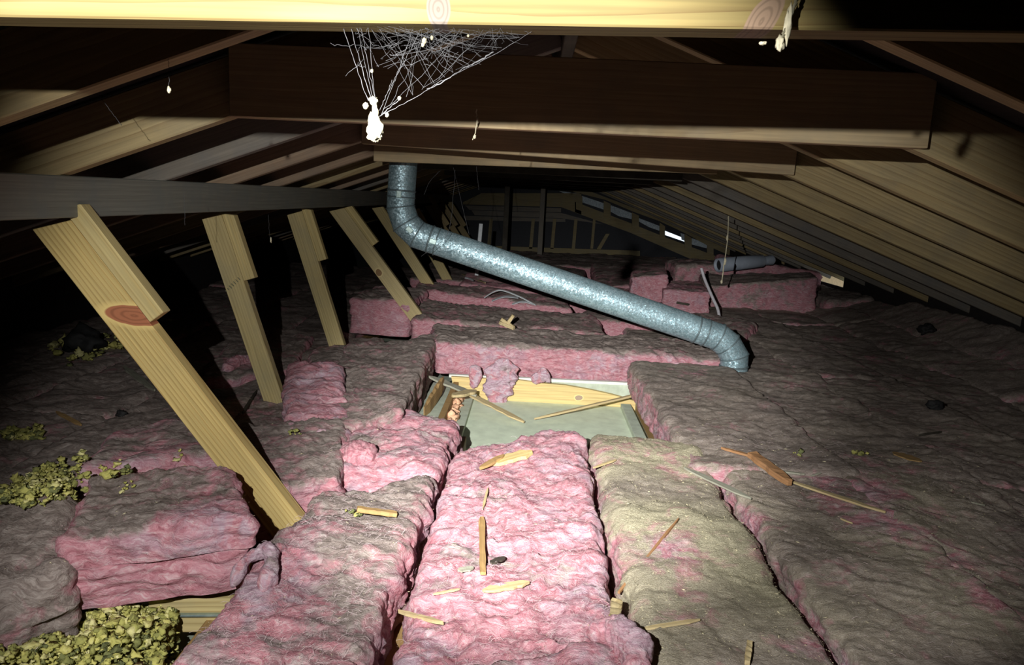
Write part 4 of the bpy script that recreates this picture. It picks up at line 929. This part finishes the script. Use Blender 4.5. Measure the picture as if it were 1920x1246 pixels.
for (x, y, r, sq) in ((703, 240, .0075, (.9, .8, 1.5)), (699, 250, .005, (1, 1, 1.2)), (709, 250, .0045, (1, 1, 1.3)), (703, 212, .0035, (.8, .8, 2.4)), (701, 190, .004, (1.2, 1, .9))):
    blob('dirt_lump', atY(x, y, YW), r, x, M_LUMP, web, sq, .8)
for (x, y, r) in ((686, 198, .0028), (697, 133, .0016), (796, 76, .0026), (793, 84, .0018), (810, 71, .0018), (749, 184, .0018), (726, 215, .0020), (878, 67, .0012)):
    blob('dust_speck', atY(x, y, YW), r, x, M_LUMP, web, (1, 1, 1.2), .3)

def thread(label, pts, y, r, mat=M_WEB, name='thread', cat='cobweb thread', blobs=(), wob=1.0, group='hanging threads'):
    P = np.array([atY(a, b, y) for a, b in pts]); P = smooth_path(P, 26); P = P+rs.normal(0, .0006*wob, P.shape)
    V, Q = tube_np(P, r*(.8+.5*rs.rand(26)), 5); org = P[0].copy()
    if not blobs: o = obj(name, mesh_np(name, V-org, Q), mat, None, org); tag(o, label, cat, group); return o
    e = empty(name, tuple(org)); tag(e, label, cat, group); o = obj('strand', mesh_np('strand', V-org, Q), mat, e)
    for i, (x, yy, rr, sq) in enumerate(blobs): blob('dirt', atY(x, yy, y), rr, i+x, M_WEBCLUMP, e, sq)
    return e
thread('fluffy pale twig on a thread in front of the second collar tie', [(893, 205), (894, 222), (892, 245), (886, 262)], 1.93, .0012, M_WEBCLUMP, 'hanging_twig', 'hanging twig', [(895, 226, .003, (.8, .8, 3)), (890, 256, .003, (1, 1, 1.6))])
thread('dirt-crusted string hanging in front of the back right stack', [(1366, 405), (1364, 450), (1357, 500), (1353, 530)], 5.6, .004, M_WEBCLUMP, 'hanging_string', 'string', [(1360, 490, .008, (.8, .8, 3)), (1353, 528, .010, (.8, .8, 1.5)), (1363, 445, .006, (.8, .8, 3))])
thread('white crumb on a thread near the left rafters', [(316, 110), (317, 140), (317, 168)], 1.2, .0003, M_WEB, blobs=[(317, 168, .0035, (.9, .9, 1.4))])
thread('white speck hanging at the right end of the bright collar tie', [(1428, 60), (1430, 80)], .83, .0002, M_WEB, blobs=[(1430, 81, .0025, (1.5, .9, .8))])
thread('frayed pale sliver of wood fibre dangling at the right end of the bright tie', [(1495, -10), (1483, 30), (1470, 62), (1460, 85)], .76, .0016, M_LUMP, 'hanging_sliver', 'wood sliver', [(1462, 82, .004, (1, 1, 1.6)), (1478, 45, .004, (.8, .6, 4))])
for i, (pts, y, l) in enumerate((([(853, 318), (850, 365), (838, 440), (790, 480)], 3.9, 'cobweb thread running down past the duct elbow'), ([(893, 312), (896, 340), (898, 356)], 3.9, 'short cobweb thread right of the duct top'), ([(825, 320), (806, 340), (795, 365)], 3.9, 'kinked cobweb thread beside the duct top'), ([(503, 402), (505, 435), (508, 455)], 3.0, 'cobweb thread below the purlin between the second and third struts'), ([(180, 172), (205, 205), (228, 235)], 1.6, 'cobweb thread between the left rafters'), ([(345, 362), (346, 390), (347, 422)], 2.2, 'cobweb thread below the purlin left of the second strut'))):
    thread(l, pts, y, .0009 if y > 3 else .0005, M_WEB, blobs=() if i != 3 else [(508, 450, .005, (.6, .6, 2))])
thread('cobweb thread hanging from the fourth tie with a speck', [(850, 316), (852, 322), (870, 400), (880, 440)], 4.0, .0008, M_WEB)

# ------------------------------------------------------------------ odds and ends
# pale wrapped roll behind the back stack
a, b = Vector(atY(1345, 497, 7.55)), Vector(atY(1428, 489, 7.75)); d = (b-a).normalized(); nn = 28
roll = empty('wrapped_roll', tuple((a+b)/2-Vector((0, 0, .08)))); tag(roll, 'pale grey wrapped roll with an open end painted dark on the back right stack', 'roll')
y_ = Vector((0, 0, 1)).cross(d).normalized(); z_ = d.cross(y_); Vv, Fv = [], []
for (p, r) in ((a+d*.06, .052), (a, .055), (a, .066), (a+d*.05, .072), ((a+b)/2, .070), (b, .066), (b+d*.015, .05), (b+d*.03, .045), (b+d*.12, .055), (b+d*.16, .03)):
    for k_ in range(nn): an = 6.2832*k_/nn; Vv.append(p+(y_*math.cos(an)+z_*math.sin(an))*r)
for j in range(9):
    for k_ in range(nn): Fv.append((j*nn+k_, j*nn+(k_+1) % nn, (j+1)*nn+(k_+1) % nn, (j+1)*nn+k_))
Fv.append(list(range(9*nn, 10*nn)))
o = obj('wrap', pyd('wrap', [v-roll.location for v in Vv], Fv, True), M_ROLL, roll)
cap = [a+d*.03+(y_*math.cos(6.2832*k_/nn)+z_*math.sin(6.2832*k_/nn))*.0535 for k_ in range(nn)]; o = obj('end_shade', pyd('end_shade', [v-roll.location for v in cap], [list(range(nn))]), M_BLACK, roll)  # black disc painted in for the shade inside the hollow end
# cables
def cable(label, pts, r, mat=M_CABLE, name='cable'):
    P = smooth_path(pts, 40); V, Q = tube_np(P, r, 8); org = P[-1].copy(); o = obj(name, mesh_np(name, V-org, Q), mat, None, org); tag(o, label, 'cable'); return o
cable('pale grey cable curving from the back right stack down behind the lower duct', [atY(1315, 503, 6.42), atY(1322, 525, 6.36), atY(1337, 560, 6.2), atY(1346, 580, 6.1), atY(1350, 604, 6.0)], .013)
def ribbon(label, pts, wid, name='plastic_strap'):
    P = smooth_path(pts, 26); V = []; 
    for i, p in enumerate(P): V += [p+np.array([0, -wid/2, 0]), p+np.array([0, wid/2, .006])]
    V = np.array(V); V = np.concatenate([V, V-np.array([0, 0, .003])]); m = len(V)//2; Fv = []
    for i in range(25):
        a = 2*i; Fv += [(a, a+2, a+3, a+1), (m+a, m+a+1, m+a+3, m+a+2), (a, m+a, m+a+2, a+2), (a+1, a+3, m+a+3, m+a+1)]
    Fv += [(0, 1, m+1, m), (m-2, 2*m-2, 2*m-1, m-1)]
    org = P[0].copy(); o = obj(name, pyd(name, V-org, Fv), M_WHITE, None, org); tag(o, label, 'strap', 'white plastic straps'); return o
ybase = 6.0
g = lambda x, y, dz=0: hit(x, y)+np.array([0, -.02, .02+dz])
ribbon('white plastic strap lying folded on the batt left under the duct', [g(922, 568), g(945, 565, .02), g(972, 562)], .05)
ribbon('thin white strap looping over the folded one', [g(908, 562), g(935, 558, .04), g(970, 566, .03), g(1004, 576)], .014)
ribbon('short white strap right of the folded one', [g(960, 574), g(980, 572, .01), g(1000, 574)], .035)
ribbon('small white plastic scrap near the far strut foot', [g(872, 524), g(880, 526), g(888, 530)], .05)
p = atY(897, 440, 7.0); o = board('plastic_stake', (p[0]-.005, 7.0, .35), (p[0]+.02, 7.0, atY(901, 419, 7.0)[2]), .035, .01, M_WHITE, up=(0, 1, 0)); tag(o, 'upright white plastic stake poking up behind the duct', 'stake')
# black crumpled scraps
for (x, y, r, l) in ((1752, 765, .032, 'black crumpled scrap far out on the right batts'), (158, 648, .085, 'black crumpled sheet on the dim left batts'), (1738, 622, .05, 'black scrap high on the right batts below the eave'), (228, 778, .02, 'small black scrap left of the nearest strut')):
    p = hit(x, y); o = blob('black_scrap', p+np.array([0, 0, r*.3]), r, x, M_BLACK, None, (1.1, .9, .8), .6); tag(o, l, 'scrap', 'black scraps')
